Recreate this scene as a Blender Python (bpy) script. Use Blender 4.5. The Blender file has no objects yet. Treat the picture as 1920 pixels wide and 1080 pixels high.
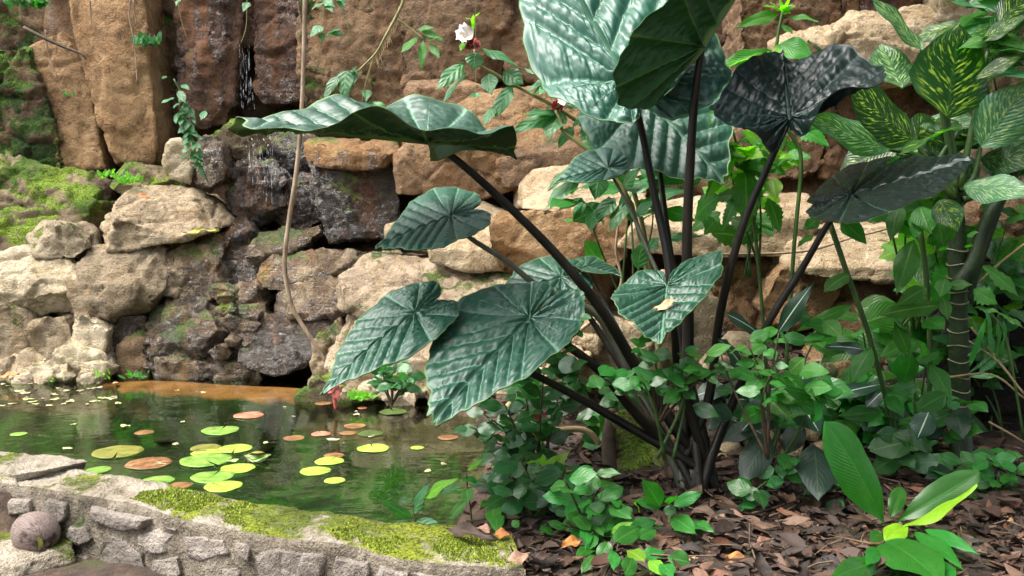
import bpy, bmesh, math, random
import numpy as np
from mathutils import Vector, Matrix

random.seed(7); RNG = np.random.default_rng(7)
S = bpy.context.scene
COL = S.collection
R = math.radians

# ------------------------------------------------------------------ camera, sky, sun, exposure
CAM_Z, FPX, PITCH = 1.42, 1700.0, math.atan(150 / 1700.0)
cam_d = bpy.data.cameras.new('camera'); cam = bpy.data.objects.new('camera', cam_d); COL.objects.link(cam)
cam_d.sensor_width = 36; cam_d.lens = FPX / 1920 * 36; cam_d.clip_end = 500; cam_d.clip_start = 0.05
cam.location = (0, 0, CAM_Z); cam.rotation_euler = (R(90) - PITCH, 0, 0)
S.camera = cam
SUN_EL, SUN_AZ = R(62), R(-110)       # azimuth measured from +Y towards +X: light from high on the left
w = bpy.data.worlds.new('World'); S.world = w; w.use_nodes = True
nt = w.node_tree; bg = nt.nodes['Background']
sky = nt.nodes.new('ShaderNodeTexSky'); sky.sky_type = 'NISHITA'; sky.sun_disc = False
sky.sun_elevation = SUN_EL; sky.sun_rotation = SUN_AZ; sky.dust_density = 6; sky.air_density = 1.0
hs = nt.nodes.new('ShaderNodeHueSaturation'); hs.inputs['Saturation'].default_value = 0.35
nt.links.new(sky.outputs[0], hs.inputs['Color']); nt.links.new(hs.outputs[0], bg.inputs['Color'])
bg.inputs['Strength'].default_value = 0.13
sd = bpy.data.lights.new('sun', 'SUN'); sun = bpy.data.objects.new('sun', sd); COL.objects.link(sun)
sd.energy = 1.5; sd.angle = R(36); sd.color = (1, .95, .86)
sdir = Vector((math.sin(SUN_AZ) * math.cos(SUN_EL), math.cos(SUN_AZ) * math.cos(SUN_EL), math.sin(SUN_EL)))
sun.rotation_euler = (-sdir).to_track_quat('-Z', 'Y').to_euler(); sun.location = (0, 0, 12)
S.view_settings.view_transform = 'Standard'; S.view_settings.look = 'None'
S.view_settings.exposure = 1.8; S.view_settings.gamma = 1.0
S.cycles.max_bounces = 5; S.cycles.diffuse_bounces = 3; S.cycles.glossy_bounces = 3; S.cycles.adaptive_threshold = .02; S.cycles.transparent_max_bounces = 12; S.cycles.use_denoising = True

# ------------------------------------------------------------------ helpers
_f = Vector((0, math.cos(PITCH), -math.sin(PITCH))); _u = Vector((0, math.sin(PITCH), math.cos(PITCH)))
def ray(px, py): return Vector((1, 0, 0)) * ((px - 960) / FPX) + _u * ((540 - py) / FPX) + _f
def at(px, py, Y):                        # the point seen at photo pixel (px, py) that stands Y metres away
    d = ray(px, py); t = Y / d.y
    return Vector((0, 0, CAM_Z)) + d * t
def atz(px, py, z):                       # ... that lies at height z
    d = ray(px, py); t = (z - CAM_Z) / d.z
    return Vector((0, 0, CAM_Z)) + d * t
def tag(o, label=None, cat=None, group=None, kind=None):
    if label: o['label'] = label
    if cat: o['category'] = cat
    if group: o['group'] = group
    if kind: o['kind'] = kind
    return o
def link(name, me, mat=None, parent=None):
    o = bpy.data.objects.new(name, me); COL.objects.link(o)
    if mat is not None and me is not None and len(me.materials) == 0: me.materials.append(mat)
    if parent is not None:
        o.parent = parent; o.matrix_parent_inverse = Matrix.Translation(parent.location).inverted()
    return o
def empty(name, loc, label=None, cat=None, group=None, kind=None):
    o = bpy.data.objects.new(name, None); COL.objects.link(o); o.location = loc
    o.empty_display_size = .1
    return tag(o, label, cat, group, kind)
def mesh(name, V, F, smooth=True, uv=None):
    me = bpy.data.meshes.new(name)
    V = np.asarray(V, dtype=np.float32).reshape(-1, 3)
    me.from_pydata(V.tolist(), [], F)
    if uv is not None:
        l = me.uv_layers.new(name='UVMap'); idx = np.empty(len(me.loops), dtype=np.int32)
        me.loops.foreach_get('vertex_index', idx)
        l.data.foreach_set('uv', np.asarray(uv, dtype=np.float32)[idx].ravel())
    if smooth: me.polygons.foreach_set('use_smooth', [True] * len(me.polygons))
    me.update(); return me

# vectorised noise ------------------------------------------------------------
def _h(ix, iy, iz, s=0):
    n = (ix * 73856093) ^ (iy * 19349663) ^ (iz * 83492791) ^ (s * 2654435761)
    n = (n ^ (n >> 13)) * 1274126177 & 0x7fffffff
    n = (n ^ (n >> 16)) * 668265263 & 0x7fffffff
    return ((n ^ (n >> 15)) & 0xffffff) / float(0xffffff)
def vnoise(P, s=0):
    P = np.asarray(P, dtype=np.float64); I = np.floor(P).astype(np.int64); f = P - I; f = f * f * (3 - 2 * f)
    x, y, z = I[:, 0], I[:, 1], I[:, 2]; r = 0
    for dx in (0, 1):
        for dy in (0, 1):
            for dz in (0, 1):
                wgt = (f[:, 0] if dx else 1 - f[:, 0]) * (f[:, 1] if dy else 1 - f[:, 1]) * (f[:, 2] if dz else 1 - f[:, 2])
                r = r + wgt * _h(x + dx, y + dy, z + dz, s)
    return r * 2 - 1
def fbm(P, o=4, s=0):
    r = 0; a = .5
    for i in range(o): r = r + a * vnoise(P * (2 ** i) + 17.3 * i, s + i); a *= .5
    return r
def facets(P, s=0):                       # broken planes: each Voronoi cell carries its own tilt
    P = np.asarray(P, dtype=np.float64); I = np.floor(P).astype(np.int64); fr = (P - I).astype(np.float32)
    best = np.full(len(P), 1e9, np.float32); second = best.copy(); val = np.zeros(len(P), np.float32)
    for dx in (-1, 0, 1):
        for dy in (-1, 0, 1):
            for dz in (-1, 0, 1):
                n = ((I[:, 0] + dx) * 73856093) ^ ((I[:, 1] + dy) * 19349663) ^ ((I[:, 2] + dz) * 83492791) ^ (s * 2654435761)
                n = (n ^ (n >> 13)) * 1274126177 & 0x7fffffff; n = (n ^ (n >> 16)) * 668265263 & 0x7fffffff; n = n ^ (n >> 15)
                a = [(((n * k) >> 7) & 0xffff).astype(np.float32) / 65535 for k in (1, 40503, 30011, 52711, 60013, 24593, 18289)]
                qx, qy, qz = fr[:, 0] - dx - a[0], fr[:, 1] - dy - a[1], fr[:, 2] - dz - a[2]; d = qx * qx + qy * qy + qz * qz
                pv = qx * (a[3] - .5) + qy * (a[4] - .5) + qz * (a[5] - .5) + (a[6] - .5) * .7
                m = d < best
                second = np.where(m, best, np.minimum(second, d)); val = np.where(m, pv, val); best = np.where(m, d, best)
    return val, np.sqrt(second) - np.sqrt(best)

# ------------------------------------------------------------------ node helpers
class N:
    def __init__(s, name):
        s.m = bpy.data.materials.new(name); s.m.use_nodes = True; s.t = s.m.node_tree; s.b = s.t.nodes['Principled BSDF']
        s.out = s.t.nodes['Material Output']
    def n(s, typ, **k):
        o = s.t.nodes.new('ShaderNode' + typ)
        for a, v in k.items(): setattr(o, a, v)
        return o
    def put(s, sock, v):
        if hasattr(v, 'is_output'): s.t.links.new(v, sock)
        elif isinstance(v, tuple) and len(v) == 3 and sock.type == 'RGBA': sock.default_value = (*v, 1)
        else: sock.default_value = v
    def math(s, op, a, b=None, clamp=False):
        o = s.n('Math', operation=op); o.use_clamp = clamp; s.put(o.inputs[0], a)
        if b is not None: s.put(o.inputs[1], b)
        return o.outputs[0]
    def noise(s, vec, scale, detail=4, rough=.55, dist=0):
        o = s.n('TexNoise'); s.put(o.inputs['Vector'], vec); o.inputs['Scale'].default_value = scale
        o.inputs['Detail'].default_value = detail; o.inputs['Roughness'].default_value = rough; o.inputs['Distortion'].default_value = dist
        return o.outputs['Fac']
    def vor(s, vec, scale, feature='F1'):
        o = s.n('TexVoronoi'); o.feature = feature; s.put(o.inputs['Vector'], vec); o.inputs['Scale'].default_value = scale
        return o.outputs['Distance']
    def step(s, v, a, b):                 # smoothstep a..b
        o = s.n('MapRange'); o.interpolation_type = 'SMOOTHSTEP'; s.put(o.inputs['Value'], v)
        o.inputs['From Min'].default_value = a; o.inputs['From Max'].default_value = b; return o.outputs[0]
    def mix(s, fac, a, b, mode='MIX'):
        o = s.n('Mix', data_type='RGBA', blend_type=mode); s.put(o.inputs[0], fac); s.put(o.inputs[6], a); s.put(o.inputs[7], b)
        return o.outputs[2]
    def ramp(s, v, stops):
        o = s.n('ValToRGB'); s.put(o.inputs[0], v); e = o.color_ramp.elements
        while len(e) < len(stops): e.new(.5)
        for k, (p, c) in enumerate(stops): e[k].position = p; e[k].color = (*c, 1)
        return o.outputs[0]
    def mapping(s, vec, scale=(1, 1, 1), rot=(0, 0, 0), loc=(0, 0, 0)):
        o = s.n('Mapping'); s.put(o.inputs['Vector'], vec); o.inputs['Scale'].default_value = scale
        o.inputs['Rotation'].default_value = rot; o.inputs['Location'].default_value = loc; return o.outputs[0]
    def bump(s, h, strength=.5, dist=.02, prev=None):
        o = s.n('Bump'); s.put(o.inputs['Height'], h); o.inputs['Strength'].default_value = strength; o.inputs['Distance'].default_value = dist
        if prev is not None: s.put(o.inputs['Normal'], prev)
        return o.outputs[0]
    def pos(s): return s.n('NewGeometry').outputs['Position']
    def nz(s):
        x = s.n('SeparateXYZ'); s.put(x.inputs[0], s.n('NewGeometry').outputs['Normal']); return x.outputs[2]
    def xyz(s, v):
        x = s.n('SeparateXYZ'); s.put(x.inputs[0], v); return x.outputs
    def rnd(s): return s.n('ObjectInfo').outputs['Random']
    def set(s, **k):
        for a, v in k.items(): s.put(s.b.inputs[a.replace('_', ' ')], v)
        return s.m

def rock_mat(name, dark, mid, light, moss=0.0, wet=0.0, rust=0.0, mossc=((.05, .085, .012), (.19, .23, .02)), bump=1.0, strata=0.0, crack=1.0, stain=(.26, .10, .022)):
    m = N(name); p = m.pos()
    n1 = m.noise(p, 1.9, 5, .65, .3); n2 = m.noise(p, 13, 5, .7); n3 = m.noise(p, 75, 3, .75)
    f = m.math('ADD', m.math('MULTIPLY', n1, .36), m.math('ADD', m.math('MULTIPLY', n2, .34), m.math('MULTIPLY', n3, .30)))
    c = m.ramp(f, [(.40, dark), (.495, mid), (.60, light)])
    v = m.math('ADD', m.math('MULTIPLY', m.rnd(), .45), .78)
    hsv = m.n('HueSaturation'); m.put(hsv.inputs['Color'], c); m.put(hsv.inputs['Value'], v); c = hsv.outputs[0]
    spots = m.step(m.math('ADD', m.math('MULTIPLY', n3, .6), m.math('MULTIPLY', n2, .4)), .56, .66)
    c = m.mix(m.math('MULTIPLY', spots, .6), c, tuple(x * .4 for x in dark))
    if rust:
        ps = m.mapping(p, (3.2, 3.2, .7)); rm = m.step(m.noise(ps, 1.6, 5, .65, .6), .5, .66)
        c = m.mix(m.math('MULTIPLY', rm, rust), c, stain)
    rough = .9
    if wet:
        ps = m.mapping(p, (4.5, 4.5, .8)); st = m.noise(ps, 1.3, 5, .65, .5)
        wm = m.step(st, .62 - wet * .35, .72 - wet * .35)
        c = m.mix(wm, c, m.mix(1, c, (.55, .47, .40), 'MULTIPLY'))
        rr = m.n('MapRange'); m.put(rr.inputs[0], wm); rr.inputs[3].default_value = .85; rr.inputs[4].default_value = .2; rough = rr.outputs[0]; m.put(m.b.inputs['Coat Weight'], m.math('MULTIPLY', wm, min(1, wet * 1.3))); m.b.inputs['Coat Roughness'].default_value = .12
    h = m.math('ADD', m.math('MULTIPLY', n2, 1.0), m.math('MULTIPLY', n3, .42))
    if strata:
        sl = m.noise(m.mapping(p, (1.6, 1.6, 15), (0, .14, 0)), 1.5, 3, .6, .4); h = m.math('ADD', h, m.math('MULTIPLY', sl, strata))
    nb = m.bump(h, min(1, .95 * bump), .075)
    if moss:
        mn = m.math('ADD', m.noise(p, 2.6, 5, .7), m.math('MULTIPLY', m.nz(), .13))
        mk = m.step(mn, .76 - .34 * moss, .84 - .34 * moss)
        mk = m.math('MULTIPLY', mk, m.step(n2, .30, .46))
        mc = m.mix(m.step(n1, .40, .60), mossc[0], mossc[1])
        mc = m.mix(m.step(n3, .40, .66), mc, tuple(x * .4 for x in mossc[0]))
        c = m.mix(mk, c, mc); mx = m.n('Mix'); m.put(mx.inputs[0], mk); m.put(mx.inputs[2], rough); mx.inputs[3].default_value = .95; rough = mx.outputs[0]
    m.set(Base_Color=c, Roughness=rough, Normal=nb, Coat_Normal=nb); m.b.inputs['Specular IOR Level'].default_value = .35 if not wet else .6
    return m.m

def leaf_mat(name, base, vein, under=None, rough=.35, nlat=9, k=.45, vein_w=.10, mid_w=.02, trans=.25, coat=0, spots=None, var=.35, lat=1.0, spec=.5, quilt=.3, stripe=None, tint=(.5, .9, .1)):
    """u runs from the leaf's base to its tip, v from -1 to 1 across (UV holds u and v*.5+.5)."""
    m = N(name); tc = m.n('TexCoord').outputs['UV']; x = m.xyz(tc); u = x[0]
    v = m.math('MULTIPLY', m.math('ABSOLUTE', m.math('SUBTRACT', x[1], .5)), 2.0)
    ph = m.math('MULTIPLY', m.math('SUBTRACT', u, m.math('MULTIPLY', v, k)), nlat)
    lt = m.math('ABSOLUTE', m.math('SUBTRACT', m.math('FRACT', ph), .5))      # .5 on a vein
    latm = m.step(lt, .5 - vein_w, .5)
    midm = m.math('SUBTRACT', 1.0, m.step(v, mid_w, mid_w * 2.6))
    vm = m.math('MAXIMUM', m.math('MULTIPLY', latm, lat), midm)
    nz = m.noise(m.mapping(tc, (6, 3, 1)), 2.0, 5, .6)
    oi = m.rnd(); c = m.mix(nz, tuple(b * (1 - var) for b in base), tuple(b * (1 + var) for b in base))
    hsv = m.n('HueSaturation'); m.put(hsv.inputs['Color'], c)
    m.put(hsv.inputs['Value'], m.math('ADD', m.math('MULTIPLY', oi, .55), .72)); m.put(hsv.inputs['Hue'], m.math('ADD', m.math('MULTIPLY', oi, .03), .485)); c = hsv.outputs[0]
    if spots:
        col, scl, thr = spots
        sv = m.n('CombineXYZ'); m.put(sv.inputs[0], m.math('MULTIPLY', m.math('SUBTRACT', u, m.math('MULTIPLY', v, k)), 26.0)); m.put(sv.inputs[1], m.math('MULTIPLY', x[1], 7.0)); m.put(sv.inputs[2], m.math('MULTIPLY', oi, 9.0))
        sp = m.step(m.noise(sv.outputs[0], scl, 4, .6), thr, thr + .09)
        band = m.math('SUBTRACT', 1.0, m.step(v, .55, .98)); sp = m.math('MULTIPLY', sp, band)
        c = m.mix(sp, c, col)
    if stripe is not None: c = m.mix(midm, m.mix(m.math('MULTIPLY', latm, .25), c, vein), stripe)
    else: c = m.mix(m.math('MULTIPLY', vm, .75), c, vein)
    # specks of wear
    wear = m.step(m.noise(m.mapping(tc, (9, 5, 1)), 9.0, 4, .7), .66, .75)
    c = m.mix(m.math('MULTIPLY', wear, .45), c, (.16, .13, .05))
    hgt = m.math('SUBTRACT', m.math('MULTIPLY', m.math('SUBTRACT', .5, lt), 2.0), m.math('MULTIPLY', midm, 1.2))
    nb = m.bump(hgt, quilt, .01)
    m.set(Base_Color=c, Roughness=rough, Normal=nb)
    m.b.inputs['Specular IOR Level'].default_value = spec
    if coat: m.b.inputs['Coat Weight'].default_value = coat; m.b.inputs['Coat Roughness'].default_value = .22
    if trans:
        tr = m.n('BsdfTranslucent'); mt = m.mix(1, c, tint, 'MULTIPLY'); br = m.n('HueSaturation'); m.put(br.inputs['Color'], mt); br.inputs['Value'].default_value = 4.0
        m.put(tr.inputs['Color'], br.outputs[0]); ms = m.n('MixShader'); ms.inputs[0].default_value = trans
        m.t.links.new(m.b.outputs[0], ms.inputs[1]); m.t.links.new(tr.outputs[0], ms.inputs[2]); m.t.links.new(ms.outputs[0], m.out.inputs['Surface'])
    return m.m
def plain_mat(name, a, b, scale=8, rough=.6, bump=.3, stretch=(1, 1, 1), spec=.4, dist=.01):
    m = N(name); p = m.mapping(m.pos(), stretch); n = m.noise(p, scale, 6, .65)
    m.set(Base_Color=m.ramp(n, [(.35, a), (.65, b)]), Roughness=rough, Normal=m.bump(m.noise(p, scale * 5, 4, .7), bump, dist))
    m.b.inputs['Specular IOR Level'].default_value = spec; return m.m

M = {}
M['cliff'] = rock_mat('cliff_brown_stone', (.060, .033, .016), (.20, .116, .055), (.33, .205, .105), moss=.12, rust=.35, wet=.12)
M['slab'] = rock_mat('cliff_tan_stone', (.13, .073, .035), (.33, .20, .098), (.49, .325, .175), moss=.12, rust=.3)
M['redwet'] = rock_mat('wet_red_stone', (.030, .014, .008), (.110, .050, .025), (.21, .105, .055), moss=.26, wet=.38, rust=.5)
M['darkwet'] = rock_mat('wet_dark_stone', (.014, .011, .007), (.060, .045, .030), (.15, .115, .08), moss=.45, wet=.8, rust=.6, strata=.4)
M['wet'] = rock_mat('wet_brown_stone', (.06, .040, .022), (.20, .145, .085), (.38, .30, .20), moss=.46, wet=.62, rust=.85, strata=.5, stain=(.24, .125, .03))
M['grey'] = rock_mat('grey_boulder_stone', (.15, .11, .068), (.37, .285, .185), (.55, .45, .31), moss=.26, rust=.45, strata=.35, stain=(.27, .18, .075))
M['pale'] = rock_mat('pale_boulder_stone', (.23, .175, .108), (.48, .39, .26), (.65, .56, .41), moss=.36, rust=.45, strata=.2, stain=(.38, .29, .13))
M['tan'] = rock_mat('light_sandstone', (.28, .19, .105), (.54, .415, .26), (.70, .58, .41), moss=.05, rust=.15, strata=.3)
M['tanmoss'] = rock_mat('sandstone_with_moss', (.22, .16, .10), (.43, .33, .22), (.58, .47, .34), moss=.44, rust=.5, wet=.25, strata=.3, stain=(.33, .22, .08))
M['mossy'] = rock_mat('moss_covered_stone', (.10, .075, .045), (.24, .18, .11), (.36, .28, .18), moss=.80, mossc=((.08, .15, .015), (.24, .36, .03)))
M['mossdark'] = rock_mat('dark_moss_stone', (.05, .035, .022), (.14, .09, .05), (.24, .16, .09), moss=.76, mossc=((.025, .055, .008), (.09, .17, .018)))
M['mossleft'] = rock_mat('dark_green_moss_stone', (.05, .035, .022), (.14, .09, .05), (.24, .16, .09), moss=1.0, mossc=((.025, .06, .008), (.10, .20, .02)))
M['orange'] = rock_mat('rusty_wet_stone', (.10, .05, .02), (.27, .14, .05), (.42, .26, .10), moss=.45, wet=.3, rust=.7)
M['mortar'] = rock_mat('wall_mortar', (.10, .085, .06), (.25, .21, .155), (.42, .37, .29), moss=.42, bump=1.3)
M['wallstone'] = rock_mat('wall_stone', (.13, .11, .09), (.27, .235, .20), (.42, .37, .32), moss=.16)
M['cap'] = rock_mat('wall_cap_mortar', (.22, .18, .13), (.42, .36, .27), (.62, .56, .46), moss=.42, bump=1.3, mossc=((.10, .13, .015), (.27, .32, .02)))
M['capmoss'] = rock_mat('wall_cap_moss', (.20, .17, .12), (.40, .34, .26), (.60, .54, .45), moss=.70, bump=1.4, mossc=((.11, .15, .012), (.31, .37, .02)))
# ------------------------------------------------------------------ ground and pond
def smooth_path(P, n):
    P = [Vector(p) for p in P]; P = [P[0] * 2 - P[1]] + P + [P[-1] * 2 - P[-2]]; out = []; seg = len(P) - 3
    for i in range(n):
        t = i / (n - 1) * seg; k = min(int(t), seg - 1); f = t - k; a, b, c, d = P[k:k + 4]
        out.append(.5 * (2 * b + (c - a) * f + (2 * a - 5 * b + 4 * c - d) * f * f + (3 * b - a - 3 * c + d) * f ** 3))
    return out
POND = [atz(px, py, 0)[:2] for px, py in [(-420, 716), (0, 712), (200, 716), (560, 736), (610, 752), (750, 770), (890, 783), (925, 850), (890, 930), (835, 985), (640, 985), (430, 960), (235, 925), (0, 885), (-420, 835)]]
PA = np.array(POND)
def pond_d(x, y):                          # signed distance: negative over the pond
    P = np.stack([x, y], 1); best = np.full(len(P), 1e9); ins = np.zeros(len(P), bool)
    for i in range(len(PA)):
        a, b = PA[i], PA[(i + 1) % len(PA)]; e = b - a; t = np.clip(((P - a) @ e) / (e @ e), 0, 1)
        best = np.minimum(best, np.hypot(*(P - a - t[:, None] * e).T))
        c = (a[1] > P[:, 1]) != (b[1] > P[:, 1])
        with np.errstate(divide='ignore', invalid='ignore'): ins ^= c & (P[:, 0] < (b[0] - a[0]) * (P[:, 1] - a[1]) / (b[1] - a[1] + 1e-12) + a[0])
    return np.where(ins, -best, best)
def ss(x, a, b): t = np.clip((x - a) / (b - a), 0, 1); return t * t * (3 - 2 * t)
def ground_z(x, y):
    x = np.atleast_1d(np.asarray(x, float)); y = np.atleast_1d(np.asarray(y, float)); d = pond_d(x, y)
    bank = .05 + .07 * np.clip(d, 0, 1.2) + .20 * np.clip(y - 4.7, 0, 3) * ss(d, 0, .8)
    front = -.16 + (ss(x, -.75, .0)) * .22
    z = np.where((y < 4.2) & (x < .35), np.minimum(front, bank), bank)
    z = np.where((x < .1) & (y > 6.2), -.25 + .02 * np.clip(d, 0, 3), z)
    z = np.where(d < 0, np.maximum(-.55, d * 1.6) - .02, z)
    P = np.stack([x, y, x * 0], 1)
    return z + np.where(d < 0, .02, 1) * (.03 * fbm(P * 3, 3, 5) + .012 * fbm(P * 14, 2, 9))
gx = np.concatenate([np.linspace(-40, -4.2, 14), np.arange(-4, 4.6, .045), np.linspace(4.8, 40, 14)])
gy = np.concatenate([np.linspace(-30, 2.4, 12), np.arange(2.5, 9.2, .045), np.linspace(9.4, 60, 14)])
GX, GY = np.meshgrid(gx, gy); zz = ground_z(GX.ravel(), GY.ravel())
nxg, nyg = len(gx), len(gy)
F = [(j * nxg + i, j * nxg + i + 1, (j + 1) * nxg + i + 1, (j + 1) * nxg + i) for j in range(nyg - 1) for i in range(nxg - 1)]
m = N('soil'); p = m.pos(); zc = m.xyz(p)[2]
c = m.ramp(m.noise(p, 6, 8, .7), [(.35, (.020, .013, .009)), (.5, (.055, .034, .022)), (.68, (.13, .085, .055))])
mk = m.step(m.noise(p, 4, 6, .7), .60, .68); c = m.mix(m.math('MULTIPLY', mk, .6), c, (.05, .075, .015))
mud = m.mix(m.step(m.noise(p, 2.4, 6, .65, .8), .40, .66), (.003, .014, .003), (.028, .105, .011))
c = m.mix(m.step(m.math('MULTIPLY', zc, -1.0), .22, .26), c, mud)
M['soil'] = m.set(Base_Color=c, Roughness=.95, Normal=m.bump(m.noise(p, 40, 5, .7), .8, .03))
ground = tag(link('ground', mesh('ground', np.stack([GX.ravel(), GY.ravel(), zz], 1), F), M['soil']), kind='structure')

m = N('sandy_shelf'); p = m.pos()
M['sand'] = m.set(Base_Color=m.mix(m.step(m.math('MULTIPLY', m.xyz(p)[2], -1.0), .035, .07), m.ramp(m.noise(p, 5, 7, .65), [(.35, (.20, .055, .028)), (.65, (.42, .14, .075))]), (.015, .03, .008)), Roughness=.9, Normal=m.bump(m.noise(p, 50, 4), .4, .01))  # deeper part darkened in the colour, standing in for absorption by the water
bk = smooth_path([atz(px, py, -.012) for px, py in [(190, 718), (300, 714), (430, 722), (560, 728), (595, 736)]], 50); ft = smooth_path([atz(px, py, -.02) for px, py in [(190, 722), (280, 730), (400, 738), (520, 747), (585, 745)]], 50)
SVt = []; SFc = []
for i in range(50):
    for j in range(12):
        t = j / 8; q = bk[i].lerp(ft[i], t); q.z = -.012 - .02 * t - (max(0, t - 1) * .9) + .012 * math.sin(i * .9 + j) * t; q.y += .05 * math.sin(i * .7) * t; SVt.append(q)
SFc = [(i * 12 + j, (i + 1) * 12 + j, (i + 1) * 12 + j + 1, i * 12 + j + 1) for i in range(49) for j in range(11)]
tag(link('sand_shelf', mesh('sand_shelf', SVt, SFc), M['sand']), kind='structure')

m = N('pond_water'); p = m.pos()
rip = m.math('ADD', m.math('MULTIPLY', m.noise(m.mapping(p, (1, 1.6, 1)), 2.2, 3, .5, .4), 1.0), m.math('MULTIPLY', m.noise(p, 11, 3, .5), .12))
nb = m.bump(rip, .07, .12)
tr = m.n('BsdfTransparent'); tr.inputs[0].default_value = (.70, .84, .56, 1)
gl = m.n('BsdfGlossy'); gl.inputs['Roughness'].default_value = .035; m.put(gl.inputs['Normal'], nb); gl.inputs['Color'].default_value = (.92, .97, .9, 1)
fr = m.n('Fresnel'); fr.inputs['IOR'].default_value = 1.33; m.put(fr.inputs['Normal'], nb)
ms = m.n('MixShader'); m.put(ms.inputs[0], fr.outputs[0]); m.t.links.new(tr.outputs[0], ms.inputs[1]); m.t.links.new(gl.outputs[0], ms.inputs[2]); m.t.links.new(ms.outputs[0], m.out.inputs['Surface'])
M['water'] = m.m
wv = [(x * 1.0, y) for x, y in [(-6.5, 8.6), (-.2, 8.6), (.35, 6.6), (.4, 4.0), (*atz(830, 1000, 0)[:2],), (*atz(640, 988, 0)[:2],), (*atz(430, 962, 0)[:2],), (*atz(235, 922, 0)[:2],), (*atz(0, 884, 0)[:2],), (*atz(-420, 834, 0)[:2],)]]
tag(link('pond_water', mesh('pond_water', [(x, y, 0) for x, y in wv], [tuple(range(len(wv)))[::-1]]), M['water']), kind='structure')

# ------------------------------------------------------------------ cliff sheet behind the stones
ctl = np.array([(-500, -500, 9.9), (0, -300, 9.6), (500, -300, 9.6), (1000, -300, 9.3), (1500, -300, 8.6), (2300, -300, 8.2),
    (-400, 200, 9.0), (0, 100, 9.2), (300, 100, 9.3), (460, 120, 9.8), (650, 100, 9.2), (900, 100, 9.0), (1200, 100, 8.8), (1390, 80, 9.4), (1600, 100, 8.0), (1900, 50, 7.8), (2300, 200, 7.5),
    (-400, 450, 8.2), (0, 420, 8.7), (200, 400, 8.8), (460, 380, 9.0), (650, 370, 8.8), (850, 330, 8.5), (1100, 350, 8.0), (1350, 350, 7.6), (1600, 350, 7.4), (1900, 350, 7.6),
    (-400, 640, 7.7), (0, 600, 8.1), (300, 600, 8.2), (540, 600, 8.2), (800, 560, 7.8), (1100, 550, 7.2), (1400, 560, 7.1), (1600, 600, 7.0), (1900, 600, 8.2),
    (-400, 740, 7.5), (0, 740, 7.7), (300, 740, 7.7), (520, 730, 7.7), (700, 740, 7.1), (1000, 700, 6.6), (1400, 720, 6.4), (1900, 800, 8.0), (2300, 700, 7.4)], float)
def cliff_Y(px, py):
    d2 = ((px[:, None] - ctl[:, 0]) ** 2 + (py[:, None] - ctl[:, 1]) ** 2) / 1e4 + .15; wt = 1 / d2 ** 1.7
    return (wt * ctl[:, 2]).sum(1) / wt.sum(1)
qx = np.arange(-700, 2700, 18.0); qy = np.arange(-700, 830, 18.0); QX, QY = np.meshgrid(qx, qy); fx, fy = QX.ravel(), QY.ravel()
CY = cliff_Y(fx, fy) - .22 * ss(300 - fy, 0, 100)
CP = np.array([at(a, b, c) for a, b, c in zip(fx, fy, CY)])
fv, fe = facets(CP * 1.1, 3); CP[:, 1] += fv * .45 + .25 * fbm(CP * 1.3, 4, 2) + .05 * fbm(CP * 7, 3, 8) + .12 * (1 - ss(fe, 0, .12))
nq = len(qx); F = [(j * nq + i, (j + 1) * nq + i, (j + 1) * nq + i + 1, j * nq + i + 1) for j in range(len(qy) - 1) for i in range(nq - 1)]
cliff = tag(link('cliff', mesh('cliff', CP, F), M['cliff']), 'brown stone cliff rising behind the pond and the plants', kind='structure')
def hill(n=1):
    top = [at(px, -690, 9.9) for px in range(-700, 2700, 200)]
    V = []; F = []
    for i, t in enumerate(top):
        V += [t, t + Vector((0, 3, .8)), t + Vector((0, 30, 2))]
    for i in range(len(top) - 1):
        for k in (0, 1): F.append((i * 3 + k, i * 3 + k + 1, i * 3 + k + 4, i * 3 + k + 3))
    return mesh('hillside', V, F)
tag(link('hillside', hill(), M['mossdark']), kind='structure')

# ------------------------------------------------------------------ unseen trees added around and above the viewer to shut out the low sky
m = N('tree_foliage'); r_ = m.n('NewGeometry').outputs['Random Per Island']
M['treeleaf'] = m.set(Base_Color=m.ramp(r_, [(0, (.012, .035, .008)), (.6, (.03, .075, .015)), (1, (.07, .13, .03))]), Roughness=.5)
def leaf_cloud(name, C, size, mat, parent):
    n = len(C); a = RNG.uniform(0, 6.28, n); e = RNG.uniform(-.9, .9, n); d = np.stack([np.cos(a) * np.cos(e), np.sin(a) * np.cos(e), np.sin(e)], 1); u = RNG.normal(size=(n, 3)); s_ = np.cross(d, u); s_ /= np.linalg.norm(s_, axis=1)[:, None]
    L = size * RNG.uniform(.6, 1.3, n)[:, None]; V = np.stack([C, C + d * L * .5 + s_ * L * .28, C + d * L, C + d * L * .5 - s_ * L * .28], 1).reshape(-1, 3)
    return link(name, mesh(name, V, [(4 * i, 4 * i + 1, 4 * i + 2, 4 * i + 3) for i in range(n)]), mat, parent)
M['treebark'] = plain_mat('tree_bark', (.03, .022, .016), (.09, .07, .05), 9, .9, .6)
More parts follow.
